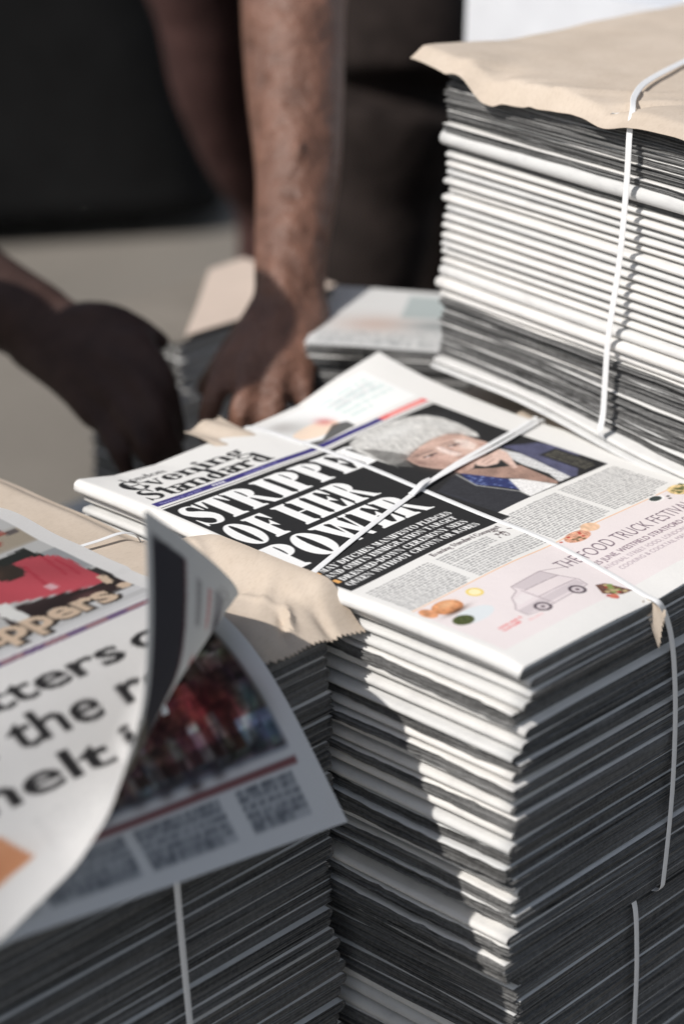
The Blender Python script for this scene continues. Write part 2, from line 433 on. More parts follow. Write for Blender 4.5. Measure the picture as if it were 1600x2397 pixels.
def sans(cv, txt, x, ybase, cap, color, width=None, bold=0.0, al=1.0, outline=None):
    """plain grotesque lettering from the built-in font outlines"""
    cu = bpy.data.curves.new('lettering', 'FONT'); cu.body = txt; cu.size = 1.0; cu.offset = bold; cu.resolution_u = 4
    o = bpy.data.objects.new('lettering', cu); col.objects.link(o)
    dg = bpy.context.evaluated_depsgraph_get(); ev = o.evaluated_get(dg); me = ev.to_mesh()
    vv = np.array([v.co[:2] for v in me.vertices]) if len(me.vertices) else np.zeros((0, 2))
    me.calc_loop_triangles(); tris = [tuple(t.vertices) for t in me.loop_triangles]
    ev.to_mesh_clear(); bpy.data.objects.remove(o); bpy.data.curves.remove(cu)
    if len(vv) == 0: return
    capu = 0.73
    x0, x1 = vv[:, 0].min(), vv[:, 0].max()
    sx = cap/capu if width is None else width/(x1-x0)
    P = np.stack([x+(vv[:, 0]-x0)*sx, ybase-vv[:, 1]*cap/capu], 1)
    for t in tris: cv.poly(P[list(t)], color, al)

INK = (.155, .155, .160)
def hatch(sc, amp, seed):
    r_ = np.random.default_rng(seed); ph = r_.uniform(0, 6.28, 8); k = r_.normal(size=(8, 2))*sc
    def f(x, y):
        v = sum(np.sin(x*k[i, 0]+y*k[i, 1]+ph[i]) for i in range(8))/4
        return 1+amp*v
    return f

def paint_front_page():
    cv = Canvas(289, 370, .2)
    paper = (.885, .88, .868)
    # teasers along the top
    cv.poly([(150, 8), (262, 8), (262, 60), (150, 60)], (.93, .93, .925))
    cv.rect(205, 10, 262, 58, (.92, .925, .92))
    cv.words(208, 15, 50, 5, 7.5, (.66, .78, .76), .55, .6); cv.words(212, 22, 40, 2, 6, (.66, .66, .68), .5, .6)
    cv.ell(172, 34, 17, 20, (.80, .80, .79), 1, True); cv.ell(176, 46, 20, 10, (.93, .83, .74), .9)
    cv.ell(166, 24, 11, 13, (.70, .69, .68), .9, True); cv.poly([(152, 56), (167, 61), (190, 48), (200, 52), (198, 62), (152, 66)], (.25, .25, .25), .8)
    cv.ell(190, 40, 6, 7, (.78, .45, .45), .7, True)
    # masthead
    serif(cv, 'London', 24, 24, 8.5, INK, .19, width=36)
    serif(cv, '6vening', 14, 42, 20, INK, .24, width=104)
    serif(cv, 'Standard', 12, 62, 19.5, INK, .24, width=110)
    bar = (.24, .22, .46)
    cv.rect(8, 65.5, 216, 71.5, bar); cv.rect(216, 65.5, 262, 71.5, (.86, .42, .42))
    cv.rect(224, 67, 258, 70, (.92, .62, .60))
    sans(cv, 'Wednesday 21 June 2017', 12, 70, 3.0, (.72, .72, .86), width=36)
    sans(cv, 'FREE', 58, 70.2, 3.4, (.95, .95, .95), width=11, bold=.02)
    sans(cv, 'standard.co.uk', 86, 70, 3.0, (.70, .70, .86), width=30)
    cv.rect(8, 74.3, 262, 75.0, INK)
    # headline panel and picture
    cv.rect(7, 77, 152, 238, (.165, .165, .168)); cv.rect(150, 77, 261, 232, (.165, .165, .168))
    wht = (.935, .935, .93)
    serif(cv, 'STRIPPED', 9.5, 115.5, 33, wht, .31, width=166)
    serif(cv, 'OF HER', 9.5, 154, 33, wht, .32, width=115)
    serif(cv, 'POWER', 7.5, 193, 34, wht, .32, width=124)
    # picture: white-haired person in a dark jacket, hand to the chin
    tx = hatch(.9, .10, 3)
    cv.rect(175, 77, 261, 90, (.15, .15, .15))
    cv.poly([(171.6, 81), (183.4, 77), (198.2, 77), (212.3, 77), (228, 79), (241.3, 87), (245.6, 99.7), (245.6, 115.9), (242.1, 132.2), (237.4, 138.9), (234.6, 136), (231.8, 125.2), (226.3, 119.3), (214.7, 118.8), (204.6, 119.8), (192.6, 122.5), (178.8, 126.9), (168.5, 131), (161.9, 127.7), (161.5, 116.1), (163.5, 99.4), (165.2, 89.7)], (.76, .755, .74), 1, tx)
    for k in range(420):       # strands
        t = rnd.random(); x = 166+t*74; y = 80+rnd.random()*46; d = rnd.uniform(-.5, .9)
        if cv.inside(np.array([[x]]), np.array([[y]]), [(171.6, 81), (198, 78), (228, 80), (243, 90), (244, 128), (226, 119), (192, 122), (168, 130), (163, 116), (164, 95)])[0, 0]:
            g_ = rnd.uniform(.64, .93); cv.line((x, y), (x-5+d*3, y+rnd.uniform(6, 15)), rnd.uniform(.5, 1.3), (g_, g_*.99, g_*.97), .55)
    cv.ell(205, 92, 26, 9, (.88, .88, .87), .6, True); cv.ell(236, 110, 8, 14, (.80, .80, .79), .5, True)
    cv.poly([(169.2, 95), (163.5, 116.1), (161.6, 129.3), (168.1, 141.8), (173.6, 130), (180.7, 125.2), (177, 113), (172.7, 100)], (.40, .395, .385), .75, tx)
    skin = (.81, .69, .635); sh = (.64, .52, .475); hi = (.91, .85, .815)
    cv.poly([(174.3, 129.7), (195.9, 122.2), (211.3, 119.2), (225.2, 120.2), (232.2, 127.5), (232.9, 140.1), (234, 147.1), (231.3, 155.9), (215.9, 162.4), (204, 164.9), (193, 171.7), (181, 171.9), (179, 160.7), (174.3, 152), (171.8, 143.8), (172.2, 136.8)], skin, 1, hatch(.35, .05, 5))
    cv.ell(184, 152, 9, 14, sh, .8, True); cv.ell(190, 128, 10, 5, sh, .6, True); cv.ell(222, 125, 12, 5, sh, .5, True)
    cv.poly([(220.9, 129.3), (227.1, 135.9), (225.8, 146.2), (216.4, 151.6), (213, 142.4)], hi, .8)
    cv.poly([(201.7, 130.3), (206.8, 133.7), (206.1, 150.1), (202.1, 153.5), (199.1, 148.4), (198.5, 138.4)], (.90, .83, .80), .9)
    cv.ell(201, 153, 4, 2.4, sh, .9, True)
    for (ax, ay, bx, by) in ((183, 136.5, 196, 137.5), (209, 135, 219, 137)):
        cv.line((ax, ay), (bx, by), 2.0, (.30, .25, .24), .9); cv.ell((ax+bx)/2, (ay+by)/2+.6, 1.7, 1.5, (.12, .11, .12), 1); cv.ell((ax+bx)/2-3, (ay+by)/2+.6, 1.5, .9, (.86, .84, .83), .9); cv.line((ax-1, ay-5), (bx+1, by-4.5), 1.6, (.42, .36, .34), .7)
        cv.ell((ax+bx)/2, (ay+by)/2+3, 6, 1.6, (.60, .47, .44), .7, True)
    cv.line((196, 161), (207, 158.5), 2.2, (.72, .36, .37), .85)
    for (x, y, rx, ry, c_, a_) in ((176, 140, 4, 10, (.46, .36, .33), .7), (186, 166, 9, 5, (.50, .39, .35), .7), (208, 156, 7, 2.5, (.58, .45, .41), .6), (213, 146, 5, 9, (.86, .75, .70), .5), (192, 146, 6, 7, (.84, .70, .65), .55), (228, 150, 4, 6, (.62, .49, .45), .6), (203, 126, 8, 3, (.82, .70, .65), .6), (182, 131, 5, 3, (.44, .36, .33), .6), (206, 140, 1.6, 9, (.60, .47, .43), .7)):
        cv.ell(x, y, rx, ry, c_, a_, True)
    cv.poly([(231, 161.3), (235.5, 183.2), (229.6, 206.9), (226.5, 225.5), (214.4, 225.4), (220.4, 211.8), (220.2, 189.5), (223.4, 174.1)], (.80, .80, .80), 1, hatch(2.6, .22, 9))
    cv.poly([(179, 169.8), (192, 172.6), (201, 180.2), (218.5, 189.6), (214.7, 223.9), (210.9, 227), (200.8, 205.6), (189.5, 190), (183.4, 179.9)], (.62, .51, .46), 1, hatch(.3, .08, 6))
    cv.poly([(202.6, 163.4), (213.9, 164.1), (230.3, 160.6), (229.4, 169.1), (214.6, 191), (210.3, 190.1), (216.7, 174.6), (209.5, 178.1), (200.2, 175.8), (197.2, 170.7)], (.84, .73, .68))
    for (a, b, c_, d) in ((204, 169, 218, 166), (203, 173.5, 214, 171), (216, 178, 212, 189)): cv.line((a, b), (c_, d), .9, (.58, .45, .41), .8)
    cv.poly([(234, 158.7), (258, 172), (261, 180), (261, 205), (231, 227), (226.5, 225.5), (229.6, 206.9), (233.5, 184.9), (234.8, 167.2)], (.33, .335, .43), 1, hatch(.3, .07, 8))
    cv.line((236, 166), (231, 207), 1.3, (.20, .20, .28), .8)
    cv.poly([(180.3, 171.2), (194.8, 199.3), (185.9, 216.6), (181.2, 204.5), (173.5, 191), (176.3, 179.7)], (.20, .23, .40))
    for k in range(44):
        x, y = rnd.uniform(174, 193), rnd.uniform(174, 214)
        if cv.inside(np.array([[x]]), np.array([[y]]), [(180.3, 171.2), (194.8, 199.3), (185.9, 216.6), (181.2, 204.5), (173.5, 191), (176.3, 179.7)])[0, 0]:
            cv.poly([(x-1.4, y), (x, y-1.6), (x+1.2, y+1)], (.55, .62, .80), .8)
    cv.poly([(194.8, 199.3), (200.8, 205.6), (210.5, 227.3), (182.5, 228), (185, 217.4)], (.89, .885, .88))
    cv.poly([(150, 177.5), (177.4, 169.9), (173.5, 191), (184.6, 217.7), (182.5, 228), (183, 232), (150, 232)], (.205, .208, .225), 1, hatch(1.2, .05, 12))
    for a, b in (((177.4, 169.9), (172.8, 191.4)), ((172.8, 191.4), (184.3, 217.9)), ((184.3, 217.9), (182.6, 227))): cv.line(a, b, 1.3, (.70, .70, .69), .9)
    cv.poly([(241, 187), (258, 187), (258, 226), (241, 226)], (.14, .14, .145)); cv.words(243, 189, 13, 13, 2.7, (.62, .60, .52), .9)
    j0, j1, i0, i1 = int(77/.2), int(232/.2), int(152/.2), int(261/.2)
    for it in range(2):
        for ax in (0, 1):
            blk = cv.a[j0:j1, i0:i1]; cv.a[j0:j1, i0:i1] = sum(np.roll(blk, k, ax) for k in range(-2, 3))/5
    cv.a[j0:j1, i0:i1] *= (1+.07*rng.normal(size=((j1-j0)//3+1, (i1-i0)//3+1))).repeat(3, 0).repeat(3, 1)[:j1-j0, :i1-i0, None]
    cv.rect(150, 228.5, 289, 232, paper); cv.rect(150, 232, 289, 240, paper); cv.rect(261.2, 76, 289, 240, paper)
    # stand-firsts, white on black
    for t, x, y, wd in (('MAY DITCHES MANIFESTO PLEDGES', 15, 208, 116), ('AND OMITS IMMIGRATION TARGET', 12, 216, 115), ('DRESSED-DOWN CEREMONY SEES', 15, 224.6, 112), ('QUEEN WITHOUT CROWN OR ROBES', 12, 232.6, 117)):
        serif(cv, t, x, y, 5.6, (.94, .94, .935), .23, width=wd)
    for y in (202.4, 219): cv.rect(10.5, y, 13.6, y+5.6, (.88, .66, .40))
    # columns of text
    cv.rect(0, 238, 289, 284, paper)
    cv.rect(7, 77, 8.2, 238, (.165, .165, .168))
    t2 = (.34, .34, .35)
    cv.words(10, 246, 54, 15, 2.45, t2, .75)
    serif(cv, 'Evening Standard Comment', 72, 244.5, 4.6, (.22, .18, .19), .20, width=62)
    cv.words(70, 247.5, 46, 5, 2.45, t2, .75); cv.words(70, 260.5, 68, 9, 2.45, t2, .75)
    for k in range(26):
        x, y = rnd.gauss(127, 3.4), rnd.gauss(249.5, 2.4); cv.line((x, y), (x+rnd.uniform(-4, 4), y+rnd.uniform(-2.5, 2.5)), rnd.uniform(.4, 1.0), (.22, .17, .18), .85)
    cv.words(142, 235, 56, 19, 2.45, t2, .78); cv.words(203, 233, 58, 19, 2.45, t2, .78)
    sans(cv, 'Continued on Page 2', 216, 281.5, 2.3, (.3, .3, .3), width=26)
    cv.rect(9, 283.2, 262, 284.0, (.90, .68, .52))
    # advertisement
    pink = (.885, .85, .848)
    cv.rect(9, 284.6, 262, 352, pink)
    br = (.36, .29, .34)
    sans(cv, 'THE FOOD TRUCK FESTIVAL', 113, 311.8, 11.5, br, width=131, bold=-.012)
    sans(cv, '25 JUNE, WESTFIELD STRATFORD CITY', 132, 321.2, 5.0, (.40, .31, .37), width=100, bold=.004)
    sans(cv, "NATIONAL STREET FOOD, LONDON'S TOP CHEFS", 128, 328.4, 4.0, (.55, .47, .52), width=112, bold=-.01)
    sans(cv, 'COOKING & COCKTAIL MASTERCLASSES', 138, 334.8, 4.0, (.55, .47, .52), width=92, bold=-.01)
    tk = (.865, .825, .83); td = (.46, .40, .43)
    body = [(71, 304.8), (99.1, 303.2), (103, 315), (108, 325.4), (106, 333.5), (89.2, 335), (66, 336.3), (58, 336), (50.5, 334.6), (50.6, 325.5), (55.9, 320.4), (60.5, 314.1), (69, 310.6)]
    cv.poly(body, tk)
    cv.poly([(71, 304.8), (99.1, 303.2), (102.5, 314.0), (73.6, 313.4)], (.785, .745, .755))
    cv.poly([(75, 313.6), (99, 313.9), (103, 323), (75.9, 323.6)], (.87, .83, .83)); cv.poly([(58.5, 317.5), (69.5, 314.5), (70.5, 322.5), (57, 323.5)], (.88, .85, .85))
    cv.poly([(50.8, 327), (106, 325.2), (106, 332), (51, 334)], (.79, .75, .76))
    for a, b in list(zip(body, body[1:]+body[:1]))+[((73, 313.5), (103, 314.2)), ((71.5, 312), (72.5, 336)), ((99.1, 303.2), (120, 311)), ((71.6, 324.5), (107, 324.2))]: cv.line(a, b, .55, td, .7)
    for x, y in ((64.5, 334), (96, 334)):
        cv.ell(x, y, 5.4, 5.4, (.30, .26, .29)); cv.ell(x, y, 3.7, 3.7, (.80, .76, .77)); cv.ell(x, y, 1.3, 1.3, (.35, .3, .33))
    g = hatch(2.2, .22, 21)
    cv.ell(27, 294.5, 10.5, 8.0, (.80, .55, .38), 1, False, hatch(.9, .12, 22)); cv.ell(29, 292, 7, 4, (.90, .72, .56), .8, True); cv.ell(13.5, 292, 4.5, 6.5, (.84, .60, .44), 1, False, hatch(.9, .12, 23))
    cv.ell(27, 301.5, 9, 2.2, (.30, .22, .18), .8, True)
    cv.ell(30, 312, 15, 7.5, (.84, .86, .87)); cv.ell(21, 311.8, 7.0, 5.6, (.30, .33, .20), 1, False, g)
    cv.ell(52, 293.5, 5.2, 5.4, (.90, .80, .46)); cv.ell(52, 293.5, 3.6, 3.8, (.95, .90, .72))
    cv.words(26, 332, 20, 2, 3.4, (.85, .30, .30), .9); cv.words(46, 338, 16, 1, 3, (.9, .6, .6), .6)
    cv.poly([(108.9, 337), (115.5, 339), (121.3, 355), (112, 354.3), (103, 347)], (.42, .30, .26), 1, g)
    for k in range(22):
        cv.ell(rnd.gauss(112, 3.4), rnd.gauss(347, 3.8), 1.8, 1.5, [(.50, .58, .34), (.64, .24, .24), (.76, .70, .52)][k % 3], .85)
    cv.ell(106, 353, 3.2, 2.6, (.78, .42, .34), .9)
    cv.ell(154, 288, 10.5, 6.2, (.82, .62, .52), 1, False, hatch(2.0, .2, 31)); cv.ell(170, 285, 6.8, 5.6, (.88, .74, .62), 1, False, hatch(.8, .08, 32))
    for k in range(12): cv.ell(rnd.gauss(153, 4.5), rnd.gauss(288, 2.6), 1.2, 1, [(.70, .28, .24), (.40, .36, .26)][k % 2], .8)
    cv.ell(235, 287, 6.4, 4.4, (.92, .91, .90)); cv.ell(234.4, 286.6, 4.8, 3.3, (.24, .27, .26)); cv.ell(243, 290, 1.4, 1.1, (.3, .3, .28)); cv.ell(241, 293, 1.3, 1, (.3, .3, .28))
    cv.ell(257, 289, 9, 7.5, (.84, .74, .54), 1, False, hatch(2.2, .25, 41)); 
    for k in range(18): cv.ell(rnd.gauss(257, 4), rnd.gauss(288, 3), 1.5, 1.2, (.36, .38, .24), .8)
    return cv

def page_height(x, y):
    """relief of the top newspaper (metres): x from the spine, y from the foot of the page"""
    x = np.asarray(x, float)*1000; t = 370-np.asarray(y, float)*1000
    edge = np.interp(x, [-20, 0, 35, 70, 135, 205, 245, 289, 310], [1, 1, -7, -10, -7.5, -6, 3, 11, 12])
    h = edge*np.exp(-np.clip(t, -5, 400)/42)
    h += -3.6*np.exp(-((x+5)/55)**2-((t-205)/50)**2)
    h += -1.5*np.exp(-((x-150+.1*(t-100))/26)**2)*sstep(0, 80, t)
    h += -2.2*np.exp(-((x-289)/70)**2-((t-140)/45)**2)
    h += .7*np.sin(x/37+t/61)+.5*np.sin(t/29-x/80)
    h += 2.2*np.exp(-((x-235)/60)**2-((t-20)/30)**2)
    h += -4.0*np.exp(-np.clip(370-t, 0, 400)/14)*sstep(250, 60, x)
    return h/1000

# ------------------------------------------------------------------ newspapers in bundles
class Bundle:
    def __init__(s, name, label, cat, O, yaw, W, L, sag=None, group=None):
        s.O = np.array(O, float); s.c, s.s = math.cos(R(yaw)), math.sin(R(yaw)); s.W, s.L = W, L
        s.sag = sag or (lambda a, b, z: 0*a)
        mid = s.xy(np.array(W/2), np.array(L/2))
        s.root = empty(name, (mid[0], mid[1], s.O[2])); tag(s.root, label, cat, group)
        s.z = 0.0; s.wprev = Wave(4, 5, 16); s.n = 0
    def xy(s, a, b): return s.O[0]+a*s.c-b*s.s, s.O[1]+a*s.s+b*s.c
    def pt(s, a, b, z):
        x, y = s.xy(a, b); return np.stack([x, y, np.broadcast_to(s.O[2]+z, np.shape(x))], -1)

    def paper(s, t, side='-', out=0.0, K=3, nq=16, rot=None, wob=.0006, gap=.16, shift=0.0, label=None, top=False, thin=1.0):
        """one folded newspaper laid under the last one: nested folded sections, spine on the -a or +a side"""
        wn = Wave(4, 5, 18)
        z1, w1 = s.z, s.wprev; z0, w0 = s.z-t, wn
        s.z, s.wprev = z0, wn; s.n += 1
        pw, ql = s.W, s.L
        rot = rnd.gauss(0, .16) if rot is None else rot
        ca, sa = math.cos(R(rot)), math.sin(R(rot)); db = rnd.gauss(shift, .0007)
        V, F, MI = [], [], []; off = 0
        leaf = 1/(2*K)
        for k in range(K):
            creep = rnd.gauss(0, .0010); e0 = rnd.gauss(0, .0007); e1 = rnd.gauss(0, .0007)
            q = np.linspace(0, 1, nq); q = q*(ql+e0+e1)-e0
            wv = rng.normal(0, .00035, nq)+.0011*np.sin(q*rnd.uniform(15, 40)+rnd.uniform(0, 6))
            g = gap*rnd.uniform(.25, 1.2)
            prof = []
            for inner in (0, 1):
                hw = .5-leaf*(k+inner)+(leaf*g if not inner else 0)*0-(leaf*g if inner == 0 else 0)*.5
                hw = max(hw, .012 if inner else .03)
                p0 = t*leaf*(k+inner)*1.0; rr = hw*t*.95
                th = np.linspace(0, math.pi, 7)
                arc = np.stack([p0+rr*(1-np.sin(th)), .5+hw*np.cos(th)], 1)
                xs = np.array([pw, pw-.004, pw*.7, pw*.35, .045])
                topl = np.stack([xs, np.full(5, .5+hw)], 1); bot = np.stack([xs[::-1], np.full(5, .5-hw)], 1)
                prof.append(np.concatenate([topl, arc, bot]))
            m_ = len(prof[0]); base = off
            for inner in (0, 1):
                pr = prof[inner]
                p = pr[:, 0][:, None]+np.zeros(nq)[None, :]; wz = pr[:, 1][:, None]+np.zeros(nq)[None, :]
                fe = np.zeros(m_); fe[[0, 1, -1, -2]] = 1
                p = p+fe[:, None]*(creep+wv[None, :])
                qq = np.broadcast_to(q[None, :], p.shape)
                pc, qc = p-pw/2, qq-ql/2
                pr_, qr_ = pc*ca-qc*sa+pw/2-out, pc*sa+qc*ca+ql/2+db
                a, b = (pr_, qr_) if side == '-' else (pw-pr_, ql-qr_)
                if side == '+': a = a-2*0
                zl = z0+.0007*w0(a, b)+s.sag(a, b, z0); zh = z1+.0007*w1(a, b)+s.sag(a, b, z1)
                cf = .045+(.10*thin-.045)*np.exp(-p/.030) if not top else .10*thin
                zz = zl+(zh-zl)*(wz*(1-cf)+(.5*cf if not top else 0))
                if wob: zz = zz+wob*np.sin(qq*90+k*2+rnd.random()*6)*((wz-.5)*1.2)*rnd.uniform(-.6, 1)*.5
                V.append(s.pt(a, b, zz).reshape(-1, 3))
                fc = grid_faces(m_, nq, off, flip=(inner == 1)); F.append(fc); MI.append(np.full(len(fc), 0 if (inner == 0 and k == 0) else 1))
                off += m_*nq
            A_, B_ = base, base+m_*nq
            i = np.arange(m_-1)
            for j, fl in ((0, 0), (nq-1, 1)):
                cap = np.stack([A_+i*nq+j, A_+(i+1)*nq+j, B_+(i+1)*nq+j, B_+i*nq+j], 1); cap = cap[:, ::-1] if fl else cap
                F.append(cap); MI.append(np.full(len(cap), 1))
            j = np.arange(nq-1)
            for r_, fl in ((0, 1), (m_-1, 0)):
                cap = np.stack([A_+r_*nq+j, A_+r_*nq+j+1, B_+r_*nq+j+1, B_+r_*nq+j], 1); cap = cap[:, ::-1] if fl else cap
                F.append(cap); MI.append(np.full(len(cap), 1))
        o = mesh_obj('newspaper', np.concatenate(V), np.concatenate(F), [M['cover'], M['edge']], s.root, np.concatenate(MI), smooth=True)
        if label: o['label'] = label
        return o

def auto_smooth(o, ang=50):
    me = o.data
    try:
        me.set_sharp_from_angle(angle=R(ang))
    except Exception:
        pass

def ribbon(name, pts, sides, wid, th, mat, parent):
    """flat plastic band along a path: sides = direction of its width at each point"""
    pts = np.asarray(pts, float); sides = np.asarray(sides, float); sides /= np.linalg.norm(sides, axis=1)[:, None]
    t = np.arange(len(pts)); tt = np.linspace(0, len(pts)-1, (len(pts)-1)*6+1)
    def cr(P):
        out = []
        Pp = np.vstack([2*P[0]-P[1], P, 2*P[-1]-P[-2]])
        for u in tt:
            i = min(int(u), len(P)-2); f = u-i; p0, p1, p2, p3 = Pp[i:i+4]
            out.append(.5*((2*p1)+(-p0+p2)*f+(2*p0-5*p1+4*p2-p3)*f*f+(-p0+3*p1-3*p2+p3)*f**3))
        return np.array(out)
    P = cr(pts); Sd = cr(sides); Sd /= np.linalg.norm(Sd, axis=1)[:, None]
    T = np.gradient(P, axis=0); T /= np.linalg.norm(T, axis=1)[:, None]; Nn = np.cross(T, Sd); Nn /= np.linalg.norm(Nn, axis=1)[:, None]
    prof = [(-.5, 0), (-.42, .5), (.42, .5), (.5, 0), (.42, -.5), (-.42, -.5)]
    V = np.stack([P+Sd*wid*a+Nn*th*b for a, b in prof], 1); n, k = V.shape[:2]
    F = []
    for i in range(n-1):
        for j in range(k): F.append([i*k+j, i*k+(j+1) % k, (i+1)*k+(j+1) % k, (i+1)*k+j])
    F.append(list(range(k))[::-1]); F.append([(n-1)*k+j for j in range(k)])
    o = mesh_obj(name, V.reshape(-1, 3), F, mat, parent); auto_smooth(o, 35); return o

def sheet(name, V, mat, parent=None, th=.0005, colors=None, colors2=None, mat2=None):
    """V: n x m x 3 surface given a real thickness; optional ink on its upper and lower side"""
    n, m_ = V.shape[:2]
    du = np.gradient(V, axis=0); dv = np.gradient(V, axis=1); nn = np.cross(dv, du); nn /= np.maximum(np.linalg.norm(nn, axis=2), 1e-9)[..., None]
    if nn[..., 2].mean() < 0: nn = -nn; fl = True
    else: fl = False
    A = V+nn*th/2; B = V-nn*th/2
    F = [grid_faces(n, m_, 0, not fl), grid_faces(n, m_, n*m_, fl)]
    ring_ = np.concatenate([np.arange(m_), np.arange(1, n)*m_+m_-1, (n-1)*m_+np.arange(m_-2, -1, -1), np.arange(n-2, 0, -1)*m_])
    nx = np.roll(ring_, -1); F.append(np.stack([ring_, nx, nx+n*m_, ring_+n*m_], 1))
    c = None
    if colors is not None:
        c2 = colors if colors2 is None else colors2
        c = np.concatenate([lin(colors).reshape(-1, 3), lin(c2).reshape(-1, 3)])
    o = mesh_obj(name, np.concatenate([A.reshape(-1, 3), B.reshape(-1, 3)]), np.concatenate(F), mat, parent, colors=c); auto_smooth(o, 60)
    return o

# ------------------------------------------------------------------ the setting
gn = 40
gx, gy = np.meshgrid(np.linspace(-60, 60, gn), np.linspace(-60, 60, gn), indexing='ij')
g = mesh_obj('pavement', np.stack([gx, gy, np.full(gx.shape, -Z0)], -1), grid_faces(gn, gn, 0, True), M['ground'], smooth=False, origin=(0, 0, -Z0))
g['kind'] = 'structure'

# ------------------------------------------------------------------ middle bundle with the sharp front page
def sagC(a, b, z):
    return page_height(a, b)*np.exp(np.asarray(z)/.022)-.004*sstep(.02, -.01, b)*np.exp(np.asarray(z)/.05)*0
C1 = Bundle('newspaper_bundle', 'strapped newspaper bundle in sharp focus with bold headline front page on top', 'newspapers', (0, 0, 0), 0, .289, .370, sagC, 'strapped newspaper bundles')
tn = C1.paper(.0085, '-', 0, K=4, nq=40, rot=0, gap=.5, wob=.001, top=True, thin=2.2, label='top newspaper with large white headline on black')
NP = 28
spec = list('---+---+-+--+--+++-++--++++')
prot = {}
for i, sd_ in enumerate(spec):
    out = rnd.gauss(.0008, .0034) if sd_ == '-' else rnd.gauss(0, .0022)
    tt = rnd.uniform(.0062, .0090) if sd_ == '-' else rnd.uniform(.0060, .0086)
    if i in (0, 1, 2): out = -.007+.002*i
    C1.paper(tt, sd_, out, K=5, rot=.55 if i == 1 else None, thin=rnd.uniform(2.6, 3.8) if sd_ == '-' else 1.2, nq=26 if sd_ == '-' else 60, shift=rnd.gauss(0, .0009)-.0022*math.sin(i*.55), gap=.2)
C1H = -C1.z
# the printed front page: fine sheet so the ink is sharp
cvp = paint_front_page()
nx, ny = 506, 648
px = np.linspace(0, 1, nx); py = np.linspace(0, 1, ny)
A, B = np.meshgrid(px*.2885, py*.3702, indexing='ij')
hh = page_height(A, B)+.0008
lead = sstep(.012, 0, A)          # rolls down round the spine
th_ = np.clip((0.006-A)/.006, 0, 1)*(math.pi*.5)
Ax = np.where(A < .006, .006-.0085*np.sin(th_)*.62-.0, A)
hh = hh-np.where(A < .006, .0045*(1-np.cos(th_)), 0)
V = np.stack([Ax, B, hh], -1)
ink = cvp.sample(A*1000, 370-B*1000, 3)
fp = mesh_obj('front_page', V, grid_faces(nx, ny, 0, True), M['page'], tn, colors=lin(ink).reshape(-1, 3))

# straps over the front page
def onp(xmm, tmm, dz=.0012): 
    x, y = xmm/1000, .37-tmm/1000
    return (x, y, float(page_height(x, y))+dz)
def strapx(offs, dz, x0=-.5):
    P = []
    for x, t in ((-3.5, 206.5), (3, 205), (40, 195.5), (95, 181), (146, 167.8), (185, 161), (228, 154), (266, 147.5), (288, 143.5)):
        if x < x0: continue
        P.append(onp(x, t+offs*math.sin(min(1, max(0, (x-146)/110))*math.pi*.62), dz))
    return P
P = strapx(0, .0016)
P = [(-.0062, .162, -.05), (-.0058, .163, -.022), (-.0042, .1635, -.0055)]+P[1:]+[(.2935, .2275, -.006), (.294, .228, -.06)]
S_ = [(0, 1, 0)]*3+[(.2, 1, 0)]*(len(P)-5)+[(0, 1, 0)]*2
ribbon('strap', P, S_, .0047, .0005, M['strap'], C1.root)
P = strapx(6.5, .0026, 120); P[0] = onp(132, 170.5, .0030)
P = P+[(.2937, .221, -.006), (.294, .221, -.06)]
ribbon('strap', P, [(.2, 1, 0)]*(len(P)-2)+[(0, 1, 0)]*2, .0030, .0005, M['strap'], C1.root)
P = [onp(158, -2, -.06), onp(157.5, -3.5, -.008), onp(156.5, 2, .0012)]+[onp(x, t, .0012) for x, t in ((154.5, 40), (152.5, 85), (149, 130), (146, 167.8), (141, 222), (137, 276), (128, 330), (122, 362))]
P += [(.1205, -.0035, -.0030), (.126, -.0052, -.012), (.134, -.0050, -.030), (.1400, -.0046, -.055), (.1440, -.0046, -.09), (.1455, -.0046, -.14), (.1425, -.0046, -C1H+.016), (.1415, -.0034, -C1H+.003), (.1412, .004, -C1H-.0004)]
ribbon('strap', P, [(1, 0, 0)]*len(P), .0047, .0005, M['strap'], C1.root)
# welded joint where the straps cross
ribbon('strap_joint', [onp(132, 172.5, .0030), onp(140, 170.2, .0042), onp(146, 168.2, .0046), onp(152, 166.6, .0040), onp(158, 165.4, .0028)], [(.25, 1, 0)]*5, .0056, .0011, M['strap'], C1.root)
# scraps of brown wrapping showing at the edges
def scrap(P, parent, seed):
    r_ = np.random.default_rng(seed); P = np.asarray(P, float); n, m_ = 22, 6
    u = np.linspace(0, 1, n)[:, None]; v = np.linspace(0, 1, m_)[None, :]
    a, b, c_, d = P
    V = ((a*(1-u[..., None])+b*u[..., None])*(1-v[..., None])+(d*(1-u[..., None])+c_*u[..., None])*v[..., None])
    zig = (np.arange(n) % 2)*.0022+r_.uniform(0, .0012, n)
    dirn = (d-a)/np.linalg.norm(d-a)
    V = V+dirn[None, None, :]*(zig[:, None]*(v**3))[..., None]
    V[..., 2] += .0016*np.sin(u*9+v*3)
    return sheet('kraft_scrap', V, M['kraft'], parent, .0003)
scrap([(.115, .352, -.007), (.150, .352, -.0065), (.152, .392, -.0035), (.118, .392, -.006)], C1.root, 3)
scrap([(.270, .240, -.004), (.270, .165, -.004), (.302, .160, -.005), (.306, .246, -.002)], C1.root, 4)
scrap([(.268, .135, -.004), (.268, .10, -.004), (.297, .098, -.004), (.297, .137, -.003)], C1.root, 5)
scrap([(.114, .003, -.0040), (.121, .003, -.0040), (.124, -.0066, -.006), (.119, -.0062, -.030)], C1.root, 6)

